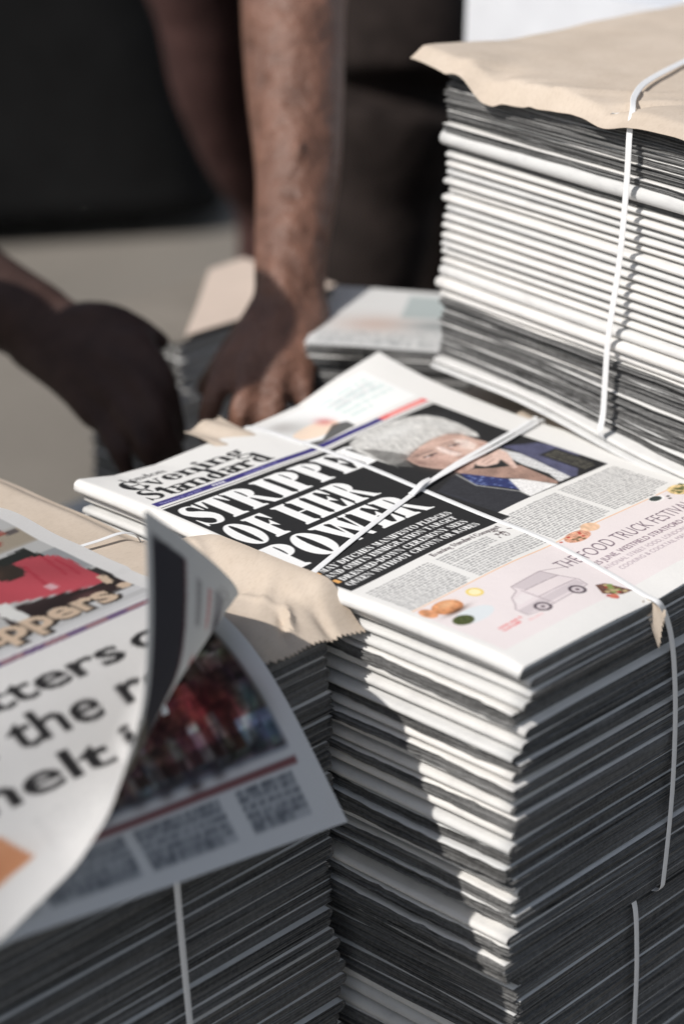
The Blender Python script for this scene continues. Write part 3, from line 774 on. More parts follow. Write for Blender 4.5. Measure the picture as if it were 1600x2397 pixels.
# lower bundle under it
C2 = Bundle('newspaper_bundle', 'dark newspaper bundle under the sharp one, at the bottom right corner', 'newspapers', (.014, .005, -C1H-.0015), 0.4, .30, .375, None, 'strapped newspaper bundles')
for i in range(26): C2.paper((Z0-C1H-.0025)/26, '+' if i % 9 < 6 else '-', rnd.gauss(0, .0015), K=5, nq=18, gap=.2)
def wp(bd, a, b, z): return tuple(bd.pt(np.array(a), np.array(b), np.array(z)))
ribbon('strap', [wp(C2, .110, .004, .0005), wp(C2, .110, -.0025, -.0015), wp(C2, .112, -.0045, -.03), wp(C2, .114, -.0048, -.08), wp(C2, .114, -.0045, -.2)], [(1, 0, 0)]*5, .0047, .0005, M['strap'], C2.root)

# ------------------------------------------------------------------ left bundle: kraft wrapped, loose newspaper on top
LO = (-.312, .129, -.0185)
L1 = Bundle('newspaper_bundle', 'strapped newspaper bundle topped with brown wrapping paper, at the left', 'newspapers', LO, .3, .300, .370, None, 'strapped newspaper bundles')
for i in range(27): L1.paper(rnd.uniform(.0068, .0086), '+' if i % 8 < 5 else '-', rnd.gauss(0, .0018), K=5, nq=24, shift=rnd.gauss(0, .0010)-.0015*math.sin(i*.5), gap=.2)
L1H = -L1.z
ribbon('strap', [(-.149, .16, -.0095), (-.149, .126, -.0125), (-.1485, .122, -.03), (-.147, .121, -.09), (-.1445, .121, -.144), (-.1387, .121, -.2261)], [(1, 0, 0)]*6, .0047, .0005, M['strap'], L1.root)
L2 = Bundle('newspaper_bundle', 'dark newspaper bundle under the kraft topped one, at the lower left', 'newspapers', (-.304, .128, LO[2]-L1H-.004), .3, .300, .372, None, 'strapped newspaper bundles')
n2 = 25
for i in range(n2): L2.paper((Z0+LO[2]-L1H-.0045)/n2, '+' if i % 8 < 6 else '-', rnd.gauss(0, .003), K=3, nq=16)

# kraft top of the left bundle
nu, nv = 180, 120
u = np.linspace(-.300, .004, nu)[:, None]+np.zeros(nv); v = np.linspace(0, 1, nv)[None, :]+np.zeros(nu)[:, None]
Y0 = .118-.004*np.sin(u*40)+.013*sstep(-.055, -.072, u); Y0 = Y0+np.where(np.arange(nu) % 2, .0014, -.0014)[:, None]
Y1 = .505
Yk = Y0+(Y1-Y0)*v
Wk = Crumple(6, 15, 50); Wk2 = Crumple(7, 50, 150)
zk = -.0085+.0013*Wk(u, Yk)+.0006*Wk2(u, Yk)
cren = lambda x0, y0, ang, ln, wd, amp: amp*np.exp(-(((u-x0)*math.sin(ang)-(Yk-y0)*math.cos(ang))/wd)**2-(((u-x0)*math.cos(ang)+(Yk-y0)*math.sin(ang))/ln)**2)
for k in range(16):
    zk = zk+cren(rnd.uniform(-.09, 0), rnd.uniform(.12, .24), rnd.uniform(0, 3.1), rnd.uniform(.012, .03), rnd.uniform(.0022, .005), rnd.uniform(-.0032, .0040))
zk = zk+cren(-.035, .142, .9, .012, .0025, .006)-cren(-.040, .140, .9, .012, .0028, .004)
# edge towards the sharp bundle curls up against it, then falls away further back
curl = sstep(-.030, .002, u)*(sstep(.115, .15, Yk)*sstep(.285, .235, Yk))
zk = zk+.0105*curl
u2 = u-.010*sstep(-.03, .004, u)*sstep(.24, .30, Yk)-.005*curl*0
zk = zk-.007*sstep(-.030, .004, u)**2*sstep(.25, .31, Yk)
zk = zk-.0055*sstep(-.055, -.075, u)*sstep(.20, .15, Yk)
zk = zk-.0135*sstep(.150, .116, Yk)*(.85+.15*np.sin(u*70+1.0))
sheet('kraft_wrapper', np.stack([u2, Yk, zk], -1), M['kraft'], L1.root, .0004)
ribbon('strap', [(-.11, .315, -.0055), (-.075, .303, -.0050), (-.045, .298, -.0048), (-.022, .296, -.0055), (-.010, .295, -.016), (-.006, .295, -.05)], [(.2, 1, 0)]*6, .0032, .0005, M['strap'], L1.root)

# ------------------------------------------------------------------ the loose newspaper with its lifted cover corner
LN = empty('open_newspaper', (-.21, .22, -.004)); tag(LN, 'loose newspaper with a turned up corner lying over the brown kraft topped bundle', 'newspaper')
LN.location = (-.21, .22, Z0-.004)
YT = .385
def hermite(p0, t0, p1, t1, s):
    s = s[..., None]; return (2*s**3-3*s**2+1)*p0+(s**3-2*s**2+s)*t0+(-2*s**3+3*s**2)*p1+(s**3-s**2)*t1
# inner pages: hang over the front edge
def paint_inner():
    cv = Canvas(289, 370, .6, (.88, .885, .89))
    cv.rect(14, 18, 275, 226, (.93, .93, .93))
    cv.words(16, 20, 250, 20, 5, (.4, .4, .4), .7)
    cv.rect(14, 130, 274, 319, (.30, .235, .225))
    t_ = hatch(.12, .35, 61)
    cv.rect(14, 130, 274, 180, (.16, .19, .15)); cv.ell(250, 245, 24, 22, (.22, .28, .23), .9, True); cv.ell(240, 258, 8, 12, (.70, .73, .73), .85, True)
    cv.ell(262, 266, 7, 7, (.14, .14, .16), .9, True); cv.ell(266, 252, 6, 5, (.66, .70, .70), .7, True); cv.ell(180, 245, 60, 44, (.38, .17, .17), .95, True); cv.ell(240, 284, 26, 22, (.50, .18, .19), .9, True); cv.ell(110, 250, 50, 40, (.32, .21, .20), .9, True)
    cv.ell(266, 288, 9, 16, (.30, .40, .36), .9, True); cv.rect(248, 296, 274, 314, (.42, .48, .56), .8)
    for x, y, h_ in ((164, 304, 26), (183, 304, 28), (203, 305, 30), (221, 302, 32), (236, 300, 30), (254, 304, 20), (140, 306, 24)):
        cv.poly([(x-4.4, y+h_*.40), (x-3.4, y-h_*.42), (x+3.0, y-h_*.42), (x+4.6, y+h_*.36)], (.60, .58, .58), .55); cv.ell(x, y+h_*.55, 5, 4, (.16, .10, .10), .9, True)
    cv.ell(40, 285, 40, 30, (.30, .25, .20), .7, True); cv.rect(14, 313, 274, 322, (.42, .45, .50), .55)
    for q_, am in ((14, .22), (6, .20), (3, .12)):
        j0, j1, i0, i1 = int(180/.6), int(319/.6), int(14/.6), int(274/.6)
        k_ = max(1, int(q_/.6)); nz = 1+am*rng.normal(size=((j1-j0)//k_+1, (i1-i0)//k_+1, 1))+am*.15*rng.normal(size=((j1-j0)//k_+1, (i1-i0)//k_+1, 3))
        cv.a[j0:j1, i0:i1] = np.clip(cv.a[j0:j1, i0:i1]*nz.repeat(k_, 0).repeat(k_, 1)[:j1-j0, :i1-i0], .03, .95)
    cv.rect(10, 326.5, 276, 330.5, (.52, .33, .34))
    for x in (16, 84, 152, 224): cv.words(x, 334, 60 if x < 220 else 44, 6, 4.2, (.30, .32, .35), .9, .62)
    for x in (16, 84, 152, 224): cv.rect(x, 334, x+(60 if x < 220 else 44), 359, (.45, .48, .52), .32)
    return cv
ci = paint_inner()
ns, ntt = 120, 160
s_ = np.linspace(0, .289, ns)[:, None]+np.zeros(ntt); t_ = np.linspace(0, .370, ntt)[None, :]+np.zeros(ns)[:, None]
def inner_surface(s_, t_, drop=0.0, short=0.0):
    X = -.360+s_
    zb = np.interp(X, [-.36, -.3155, -.2016, -.071], [-.051, -.056, -.0741, -.0932])-drop
    td = .215                                  # flat until here
    f = np.clip((t_-td)/(.370-td), 0, 1)
    p0 = np.stack([X, 0*X+YT-td, 0*X+.004-drop], -1); p1 = np.stack([X, 0*X+.0612+short, zb], -1)
    t0 = np.stack([0*X, 0*X-.13, 0*X-.012], -1); t1 = np.stack([0*X, 0*X-.100, zb*1.35], -1)
    Vd = hermite(p0, t0, p1, t1, f)
    flat = np.stack([X, YT-t_, .0040-drop+.0012*np.sin(t_*40+X*22)*sstep(td, td-.06, t_)], -1)
    return np.where((t_ < td)[..., None], flat, Vd)
Vi = inner_surface(s_, t_)
sheet('inside_page', Vi, M['sheet'], LN, .0004, ci.sample(s_*1000, t_*1000, 2))
for k in range(1, 6):
    Vk = inner_surface(s_[::3, ::2], t_[::3, ::2])
    nk = np.cross(np.gradient(Vk, axis=1), np.gradient(Vk, axis=0)); nk /= np.linalg.norm(nk, axis=2)[..., None]
    nk = nk if nk[..., 2].mean() > 0 else -nk
    Vk = Vk-nk*(.0011*k)+(Vk[:, -1:]-Vk[:, -2:-1])*0
    Vk[..., 0] += -.0006*k+.0008*(k % 2)
    o = sheet('page', Vk, M['sheet'], LN, .0006, np.full(Vk.shape, .80))
# cover
def paint_cover():
    cv = Canvas(289, 370, .5, (.90, .895, .89))
    # picture: a person in a red top bending forward
    cv.rect(0, 40, 276, 168, (.76, .76, .755)); cv.rect(225, 60, 276, 80, (.66, .62, .56)); cv.rect(262, 96, 276, 130, (.62, .63, .64))
    for k in range(14): cv.ell(rnd.uniform(215, 274), rnd.uniform(44, 82), 5, 2.5, [(.62, .28, .24), (.80, .72, .56), (.30, .28, .30)][k % 3], .7)
    cv.poly([(222, 88), (262, 84), (266, 112), (226, 122)], (.19, .20, .19)); cv.poly([(262, 128), (276, 134), (276, 156), (258, 150)], (.24, .23, .23))
    shp = [(228, 104), (246, 96), (258, 97), (269, 104), (272, 116), (270, 134), (270, 151), (254, 150), (236, 145), (204, 134), (206, 118)]
    cv.poly(shp, (.76, .34, .38), 1, hatch(.10, .06, 71))
    for a, b in (((262, 102), (258, 128)), ((266, 108), (264, 134)), ((246, 104), (240, 134))): cv.line(a, b, 2.2, (.66, .20, .26), .55)
    cv.ell(233, 104, 11, 10, (.24, .21, .19)); cv.ell(224, 100, 7, 7, (.40, .31, .26), .8, True)
    cv.rect(238, 131, 244, 139, (.90, .80, .82), .8)
    cv.poly([(196, 138), (236, 146), (256, 151), (276, 152), (276, 168), (188, 170)], (.22, .18, .18), 1, hatch(.08, .25, 72)); cv.ell(248, 158, 12, 5, (.44, .31, .31), .8, True); cv.ell(222, 161, 6, 3, (.62, .66, .66), .8)
    cv.poly([(200, 132), (208, 134), (206, 158), (196, 160), (194, 146)], (.90, .90, .89))
    cv.rect(0, 166, 276, 186, (.84, .84, .845)); cv.rect(100, 164, 276, 167, (.48, .48, .48), .7); cv.rect(0, 174, 276, 180, (.72, .72, .72), .5)
    # outlined tan lettering with a dark shadow
    def tan(dx, dy, c, b): sans(cv, 'appers', 160+dx, 173+dy, 22, c, width=100, bold=b)
    tan(2.0, 1.4, (.20, .18, .17), .055); tan(-.6, 1.6, (.22, .20, .19), .045); tan(0, 0, (.86, .77, .68), .034)
    cv.ell(270, 150, 4, 7, (.20, .18, .17)); cv.ell(269, 149, 3.2, 6, (.86, .77, .68)); cv.ell(272, 162, 4.4, 4.2, (.86, .77, .68))
    cv.rect(0, 188.5, 283, 194.5, (.46, .38, .52))
    for k in range(9): cv.rect(8+k*30, 189.6, 24+k*30, 193.4, (.70, .54, .52), .8)
    big = (.19, .185, .19)
    for t, x, y, wd in (('ma', 62, 236, 50), ('tters', 118, 236, 95), ('of', 221, 236, 42), ('is', 74, 268.5, 30), ('the', 115, 268.5, 61), ('ro', 190, 268.5, 42), ('melt', 60, 302, 103), ('in', 174, 302, 36)):
        sans(cv, t, x, y, 24, big, width=wd, bold=.019)
    cv.poly([(0, 316), (76, 316), (86, 341), (58, 344), (0, 344)], (.80, .58, .44)); cv.ell(42, 334, 30, 8, (.72, .48, .34), .5, True); cv.ell(50, 322, 20, 4, (.88, .70, .56), .6, True)
    cv.words(96, 316, 60, 8, 4.2, (.62, .62, .63), .2)
    return cv
def paint_cover_back():
    cv = Canvas(289, 370, .6, (.80, .81, .81))
    # inner side of the cover: a dark tall advertisement along the foot and some red lettering
    cv.rect(180, 327, 277, 363.5, (.23, .23, .255)); cv.rect(180, 326, 277, 328.5, (.32, .15, .18))
    cv.rect(150, 334, 181, 362, (.30, .28, .25), .8)
    cv.rect(246, 306, 272, 313, (.52, .52, .53), .6); cv.rect(250, 292, 272, 297, (.76, .50, .50), .6); cv.rect(254, 270, 275, 287, (.55, .55, .57), .6); cv.ell(258, 274, 9, 6, (.26, .25, .30), .8, True); cv.ell(228, 306, 3, 3, (.66, .30, .30), .8)
    cv.words(200, 250, 80, 8, 4.5, (.5, .5, .5), .6)
    return cv
cc, cb = paint_cover(), paint_cover_back()
PA = np.array([-.2270, .0600, .0205]); PB = np.array([-.0710, .1450, .0190]); PC = np.array([-.1630, .1200, .1080])
sA, tB = .165, .240
nb = 150; nc = 150
sv = np.linspace(0, .289, nc)
tend = np.where(sv <= sA, .370, .370-(sv-sA)/(.289-sA)*(.370-tB))
Xb = np.interp(sv, [0, .045, .10, .128, .150, sA], [-.360, -.3164, -.2660, -.2440, -.2335, -.2270]); Zb = np.interp(sv, [0, .045, .10, .128, .150, sA], [-.0495, -.0535, -.0330, -.0140, .0050, .0205])
lam = np.clip((sv-sA)/(.289-sA), 0, 1)
Pend = np.where((sv <= sA)[:, None], np.stack([Xb, np.full(nc, .0600), Zb], 1), PA+(PB-PA)*lam[:, None])
# soften the join of the two boundary pieces
ker = np.hanning(13); ker /= ker.sum()
for k in range(3): Pend[6:-6, k] = np.convolve(Pend[:, k], ker, 'valid')
fr = np.linspace(0, 1, nb)
t0_ = .150
frac = fr[None, :]+np.zeros((nc, 1))
T_ = t0_+(tend[:, None]-t0_)*frac
Xf = -.360+sv
Sg = sv[:, None]+0*frac
Db = inner_surface(Sg, T_)
Db[..., 2] += .0025+.0035*sstep(.15, .25, T_)
De = inner_surface(sv[:, None], tend[:, None]); De[..., 2] += .006
Lc = np.interp(sv, [0, .045, .10, sA, .289], [.10, .10, .095, .085, .055])[:, None]
tau = np.clip((T_-(tend[:, None]-Lc))/Lc, 0, 1)
Vb = Db+(Pend[:, None, :]-De)*(tau**1.9)[..., None]
# flat upper part
nu_ = 60
Tt = np.linspace(0, t0_, nu_, endpoint=False)[None, :]+np.zeros((nc, 1))
Vt = np.stack([Xf[:, None]+0*Tt, YT-Tt, .0065+.0010*np.sin(Tt*45+Xf[:, None]*15)*sstep(t0_, t0_-.05, Tt)+.0030*sstep(.12, .289, sv)[:, None]*sstep(t0_-.01, t0_-.08, Tt)*np.sin(Tt*38)**2], -1)
# flap
eAB = (PB-PA)/np.linalg.norm(PB-PA); LAB = np.linalg.norm(PB-PA)
lc = np.dot(PC-PA, eAB); hC = np.linalg.norm(PC-PA-lc*eAB); ef = (PC-PA-lc*eAB)/hC
nf = 46
ll = lam*LAB
dmax = np.where(ll < lc, ll/lc, (LAB-ll)/(LAB-lc))*hC; dmax = np.where(sv <= sA, 0, np.clip(dmax, 0, None))
rr_ = np.linspace(0, 1, nf+1)[1:]
D = dmax[:, None]*rr_[None, :]
# a roll near the crease: leave along the sheet, then turn up to the flap's direction
nrm = np.cross(eAB, ef)
eb = np.array([.30, -.80, .10]); eb -= eb.dot(eAB)*eAB; eb /= np.linalg.norm(eb)
rb = .016
Kd = rb*(1-np.exp(-D/rb))
bow = .004*np.sin(np.clip(D/hC, 0, 1)*math.pi)
Vf = Pend[:, None, :]+ef[None, None, :]*D[..., None]+eb[None, None, :]*(Kd*.55*np.exp(-D/.05))[..., None]+nrm[None, None, :]*bow[..., None]*.6
# print coordinates on the flap: back out along the sheet from the crease
a_, b_ = .289-sA, .370-tB
nx_, ny_ = b_/math.hypot(a_, b_), a_/math.hypot(a_, b_)
scl = (a_*b_/math.hypot(a_, b_))/hC
Sf = sv[:, None]+nx_*D*scl; Tf = tend[:, None]+ny_*D*scl
VV = np.concatenate([Vt, Vb, Vf], 1)
SS = np.concatenate([sv[:, None]+0*Tt, sv[:, None]+0*T_, Sf], 1); TT = np.concatenate([Tt, T_, Tf], 1)
nV = np.cross(np.gradient(VV, axis=1), np.gradient(VV, axis=0)); nV /= np.maximum(np.linalg.norm(nV, axis=2), 1e-9)[..., None]
VV = VV+nV*(.0005*Crumple(6, 25, 70)(SS, TT)+.0009*Wave(5, 15, 45)(SS, TT))[..., None]*sstep(.0, .02, TT)[..., None]
M['thin'] = mat_printed('printed_cover_sheet', .4)
o = sheet('cover_page', VV, M['thin'], LN, .00025, cc.sample(SS*1000, TT*1000, 2), cb.sample(SS*1000, TT*1000, 2))

# ------------------------------------------------------------------ back right bundle: kraft on top, strap, groups of spines and cut edges
R1O = np.array([.308, .326, .010]); yawR = -6.5
oy = np.array([math.cos(R(83.5)), math.sin(R(83.5))]); 
RB = R1O[:2]-oy*.370
def sagR(a, b, z):
    lowf = sstep(.055, .0, np.asarray(z)+.212)      # the lowest papers sag out over the edge
    return -.010*lowf*sstep(.03, -.012, a)*sstep(.30, .16, b)-.006*sstep(.25, .05, b)*lowf*sstep(.06, -.01, a)+.004*np.sin(b*9)*sstep(-.25, -.1, z)*0
R1 = Bundle('newspaper_bundle', 'tall strapped newspaper bundle with brown paper on top, at the right', 'newspapers', (RB[0], RB[1], R1O[2]+.212), yawR, .289, .370, sagR, 'strapped newspaper bundles')
seq = [('+', .0050, 0)]*9+[('-', .0125, .008)]+[('+', .0045, 0)]*1+[('-', .0068, .001)]*5+[('-', .0070, .003)]*8+[('-', .0080, .007)]*1+[('-', .0100, .0085)]*1+[('-', .0075, .006)]+[('+', .0052, -.002)]*9+[('-', .0050, .009), ('-', .0045, .012)]
RH = .212
sc_ = RH/sum(q[1] for q in seq)
for sd_, tt, out in seq:
    R1.paper(tt*sc_*rnd.uniform(.97, 1.03), sd_, out+rnd.gauss(0, .0013), K=3, nq=26, rot=rnd.gauss(0, .25), gap=.25, thin=1.0 if tt > .0078 else rnd.uniform(3.0, 4.2) if sd_ == '-' else 1.2)
def wr(a, b, z): return tuple(R1.pt(np.array(a), np.array(b), np.array(z)))
# kraft sheet
nu, nv = 90, 150
a = np.linspace(-.022, .30, nu)[:, None]**1+np.zeros(nv); b = np.linspace(-.01, .392, nv)[None, :]+np.zeros(nu)[:, None]
Wr, Wr2 = Crumple(6, 14, 45), Crumple(6, 50, 130)
lip = np.clip((-.003-a)/.019, 0, 1)
zr = .0062+.0010*Wr(a, b)*sstep(.3, .02, a)+.0006*Wr2(a, b)
lipd = .0085+.0018*np.sin(b*26+.6)+.0015*Crumple(4, 40, 120)(a, b)+.006*np.exp(-((b-.30)/.03)**2)
a2 = a+lip*(.009+.002*np.sin(b*26+.6))
zr = zr-lip*lipd
zr = zr+.007*sstep(.33, .39, b)*sstep(.08, -.01, a)+.004*np.exp(-((b-.345)/.010)**2)*sstep(.05, -.01, a)-.006*np.exp(-((b-.322)/.012)**2)*sstep(.03, -.01, a)
zr = zr-.006*np.exp(-((b-.212)/.018)**2)*sstep(.03, -.015, a)
for k in range(10):
    bb_, aa_, wd_, am_ = rnd.uniform(.15, .37), rnd.uniform(-.01, .05), rnd.uniform(.002, .006), rnd.uniform(-.003, .0035)
    zr = zr+am_*np.exp(-(((b-bb_)+.9*(a-aa_))/wd_)**2-((a-aa_)/.02)**2)
sheet('kraft_wrapper', R1.pt(a2, b, zr), M['kraft'], R1.root, .0004)
P = [wr(.16, 0.273, .0095), wr(.06, 0.238, .0095), wr(.02, 0.216, .0085), wr(.0, 0.199, .0050), wr(-.0105, .191, -.006), wr(-.0120, .190, -.04), wr(-.0130, .192, -.09), wr(-.0145, .197, -.140), wr(-.0135, .199, -.170), wr(-.0130, .200, -.195), wr(-.0140, .200, -.2115), wr(.004, .200, -.222)]
ribbon('strap', P, [(0, 1, .3)]*4+[(0, 1, 0)]*8, .0046, .0006, M['strap'], R1.root)
# the bundle it stands on: only its kraft top and edges show
R2 = Bundle('newspaper_bundle', 'shaded kraft topped newspaper bundle beneath the tall right one', 'newspapers', (.303, -.08, -.0165), -2.5, .30, .40, None, 'strapped newspaper bundles')
n2 = 24
for i in range(n2): R2.paper((Z0-.0175)/n2, '+' if i % 9 < 6 else '-', rnd.gauss(0, .002), K=2, nq=10)
a = np.linspace(-.002, .30, 30)[:, None]+np.zeros(40); b = np.linspace(0, .40, 40)[None, :]+np.zeros(30)[:, None]
sheet('kraft_wrapper', R2.pt(a, b, .0035+.0010*Wave(5, 20, 60)(a, b)), M['kraft'], R2.root, .0004)

# ------------------------------------------------------------------ bundles behind
BO = np.array([.2974, .4237]); BD = np.array([.3430, .3549])-BO; yb = math.degrees(math.atan2(BD[1], BD[0]))
Bq = Bundle('newspaper_bundle', 'white newspaper bundle behind the front page, left of the tall stack', 'newspapers', (.285, .442, .001), yb, .110, .150, None, 'strapped newspaper bundles')
Bq.W, Bq.L = .125, .135
for i in range(22): Bq.paper(.0075, '-', 0, K=2, nq=10)
cvb = Canvas(125, 135, 1, (.88, .88, .875))
cvb.ell(45, 80, 30, 22, (.80, .70, .65), .7, True); cvb.words(8, 100, 108, 6, 5, (.5, .52, .52), .6); cvb.rect(60, 10, 118, 60, (.62, .68, .68), .6); cvb.ell(90, 80, 24, 16, (.60, .62, .62), .8, True)
a = np.linspace(0, .125, 60)[:, None]+np.zeros(60); b = np.linspace(0, .135, 60)[None, :]+np.zeros(60)[:, None]
sheet('front_page', Bq.pt(a, b, .0012+.0012*Wave(4, 20, 50)(a, b)), M['sheet'], Bq.root, .0003, cvb.sample(a*1000, 135-b*1000))
Bq_bottom = .001+Bq.z
B2 = Bundle('newspaper_bundle', 'newspaper bundle hidden under the small white one behind', 'newspapers', (.275, .440, Bq_bottom-.001), yb+3, .289, .37, None, 'strapped newspaper bundles')
B2.W, B2.L = .18, .18
nn_ = 26
for i in range(nn_): B2.paper((Z0+Bq_bottom-.002)/nn_, '+', 0, K=2, nq=8)

Aq = Bundle('newspaper_bundle', 'shaded newspaper bundle with pale sheet on top, gripped by the hands', 'newspapers', (.505, .622, -.052), 90, .110, .180, None, 'strapped newspaper bundles')
for i in range(30): Aq.paper(.0068, '-', rnd.gauss(0, .001), K=3, nq=12, thin=.3)
zA = -.052+Aq.z
a = np.linspace(-.002, .112, 40)[:, None]+np.zeros(40); b = np.linspace(-.002, .182, 40)[None, :]+np.zeros(40)[:, None]
sheet('cover_board', Aq.pt(a, b, .0012+0*a), M['board'], Aq.root, .0008)
# pale sheet lying askew on it
Pq = [np.array(q) for q in ((.330, .620, -.0465), (.506, .6195, -.0465), (.506, .732, -.046), (.462, .730, -.046))]
uu = np.linspace(0, 1, 30)[:, None, None]; vv_ = np.linspace(0, 1, 30)[None, :, None]
Vq = (Pq[0]*(1-uu)+Pq[1]*uu)*(1-vv_)+(Pq[3]*(1-uu)+Pq[2]*uu)*vv_
Vq[..., 2] += .0012*Wave(4, 20, 60)(Vq[..., 0], Vq[..., 1])
M['pale'] = mat_plain('pale_wrapping_paper', (.60, .50, .43), .8, .06, 20, .15)
sheet('wrapping_sheet', Vq, M['pale'], Aq.root, .0005)
A2 = Bundle('newspaper_bundle', 'lower newspaper bundle carrying the one gripped by the hands', 'newspapers', (.29, .605, zA-.001), 2, .26, .20, None, 'strapped newspaper bundles')
nn_ = 22
for i in range(nn_): A2.paper((Z0+zA-.002)/nn_, '+', 0, K=2, nq=8)

# white wrapped pile at the top right
TP = np.array([.6029, .5652, .1816])
T1 = Bundle('paper_pile', 'out of focus pile of white wrapped paper at the top right', 'paper pile', (.632, .225, .20), -3, .30, .37, None)
for i in range(18): T1.paper(.0085, '-', rnd.gauss(0, .001), K=2, nq=10)
a = np.concatenate([np.linspace(-.018, -.006, 14), np.linspace(0, .30, 30)])[:, None]+np.zeros(50); b = np.linspace(-.01, .375, 50)[None, :]+np.zeros(44)[:, None]
lip = np.clip((-.006-a)/.012, 0, 1)
sheet('white_wrapper', T1.pt(a+.009*lip, b, .004+.0015*Wave(5, 10, 40)(a, b)-.130*lip), M['plastic'], T1.root, .0005)
zT = .20+T1.z
T2 = Bundle('newspaper_bundle', 'dark newspaper bundle under the white wrapped pile at the back', 'newspapers', (.645, .235, zT-.001), -3, .289, .36, None, 'strapped newspaper bundles')
nn_ = 40
for i in range(nn_): T2.paper((Z0+zT-.002)/nn_, '+', 0, K=2, nq=8)

# ------------------------------------------------------------------ people
def tube(pts, rad, n=14, flat=None):
    """closed tapered tube with rounded ends; flat = (direction, factor) squeezes the section"""
    pts = np.asarray(pts, float); rad = np.asarray(rad, float)
    t = np.arange(len(pts)); L_ = (len(pts)-1)*6+1; tt = np.linspace(0, len(pts)-1, L_)
    Pp = np.vstack([2*pts[0]-pts[1], pts, 2*pts[-1]-pts[-2]]); P = []
    for u_ in tt:
        i = min(int(u_), len(pts)-2); f = u_-i; p0, p1, p2, p3 = Pp[i:i+4]
        P.append(.5*((2*p1)+(-p0+p2)*f+(2*p0-5*p1+4*p2-p3)*f*f+(-p0+3*p1-3*p2+p3)*f**3))
    P = np.array(P); r_ = np.interp(tt, t, rad)
    T = np.gradient(P, axis=0); T /= np.linalg.norm(T, axis=1)[:, None]
    caps0 = [(-math.cos(a_), math.sin(a_)) for a_ in (0.25, .7, 1.15)]
    rings = [(P[0]+T[0]*r_[0]*c_, T[0], r_[0]*s__) for c_, s__ in caps0]+[(P[i], T[i], r_[i]) for i in range(L_)]+[(P[-1]-T[-1]*r_[-1]*c_, T[-1], r_[-1]*s__) for c_, s__ in caps0[::-1]]
    ref = np.array([.3, .2, .93]); V = []; 
    for c_, d, rr in rings:
        x = np.cross(d, ref); x /= np.linalg.norm(x); y = np.cross(d, x)
        an = np.linspace(0, 2*math.pi, n, endpoint=False)
        rg = (np.cos(an)[:, None]*x+np.sin(an)[:, None]*y)*rr
        if flat is not None:
            fd, ff = np.asarray(flat[0], float), flat[1]; fd = fd/np.linalg.norm(fd); rg = rg-(rg@fd)[:, None]*fd*(1-ff)
        V.append(c_+rg)
    k = len(V); V = np.concatenate(V); F = []
    for i in range(k-1):
        for j in range(n): F.append([i*n+j, i*n+(j+1) % n, (i+1)*n+(j+1) % n, (i+1)*n+j])
    F.append(list(range(n))[::-1]); F.append([(k-1)*n+j for j in range(n)])
    return V, F

def body(name, tubes, mat, parent, voxel=.005, smooth=6):
    V, F, off = [], [], 0
    for v, f in tubes:
        V.append(v); F += [[i+off for i in q] for q in f]; off += len(v)
    o = mesh_obj(name+'_raw', np.concatenate(V), F, mat)
    mr = o.modifiers.new('r', 'REMESH'); mr.mode = 'VOXEL'; mr.voxel_size = voxel; mr.use_smooth_shade = True
    ms = o.modifiers.new('s', 'SMOOTH'); ms.factor = .6; ms.iterations = smooth
    dg = bpy.context.evaluated_depsgraph_get(); me = bpy.data.meshes.new_from_object(o.evaluated_get(dg)); me.name = name
    me.materials.clear(); me.materials.append(mat)
    loc = np.array(o.location); old = o.data; bpy.data.objects.remove(o); bpy.data.meshes.remove(old)
    ob = bpy.data.objects.new(name, me); col.objects.link(ob)
    ob.parent = parent; ob.location = loc-world_loc(parent)
    return ob

def hand(wrist, knuck, tips, thumb, pr=.030, fr_=.0095):
    """palm and five separate fingers; knuck: 4 knuckle points, tips: 4 lists of joints after the knuckle"""
    out = []
    mid = np.mean(knuck, 0)
    nrm_ = np.cross(knuck[0]-knuck[3], mid-wrist); nrm_ /= np.linalg.norm(nrm_)
    for k in knuck: out.append(tube([wrist+(k-mid)*.45, wrist*.45+k*.55+(k-mid)*.05, k], [.020, .018, .0135]))
    for k, ts, q in zip(knuck, tips, (1, 1.05, 1, .86)):
        pts = [wrist*.12+k*.88, k]+list(ts); out.append(tube(pts, np.linspace(.0115, .0078, len(pts))*q))
    out.append(tube(thumb, np.linspace(.016, .0085, len(thumb))))
    return out

# person bending over the bundle: right forearm and hand in front, other arm behind, dark trousers
p1 = empty('person', (.80, .95, -Z0)); tag(p1, 'person in dark trousers bending down, veined bare forearm reaching to the bundle', 'person')
sh = np.array([.72, .86, .46]); el = und(690, -150, 2.0); 
fa = [sh, el, und(672, 0, 1.95), und(676, 200, 1.925), und(682, 400, 1.90), und(668, 560, 1.87), und(664, 690, 1.85)]
T_arm = [tube(fa, [.052, .046, .0430, .0400, .0340, .0290, .0275])]
veins = [([und(632, 60, 1.905), und(640, 240, 1.885), und(632, 420, 1.868), und(628, 560, 1.843), und(636, 700, 1.825)], .0042), ([und(690, 330, 1.866), und(652, 470, 1.862), und(660, 590, 1.842), und(648, 720, 1.822)], .0036), ([und(610, 640, 1.836), und(640, 690, 1.824), und(660, 760, 1.812)], .0036)]
T_arm += [tube(v_, [r_]*len(v_), 8) for v_, r_ in veins]
wr_ = und(662, 720, 1.845)
kn = [und(520, 850, 1.80), und(578, 858, 1.785), und(640, 856, 1.783), und(696, 842, 1.795)]
tips = [[und(492, 905, 1.785), und(478, 960, 1.79), und(474, 1000, 1.81)], [und(556, 930, 1.765), und(548, 990, 1.77), und(546, 1035, 1.79)], [und(632, 925, 1.763), und(626, 985, 1.768), und(622, 1026, 1.79)], [und(700, 898, 1.775), und(696, 948, 1.78), und(690, 985, 1.80)]]
thumb = [und(600, 740, 1.84), und(545, 800, 1.85), und(505, 850, 1.87), und(470, 890, 1.89)]
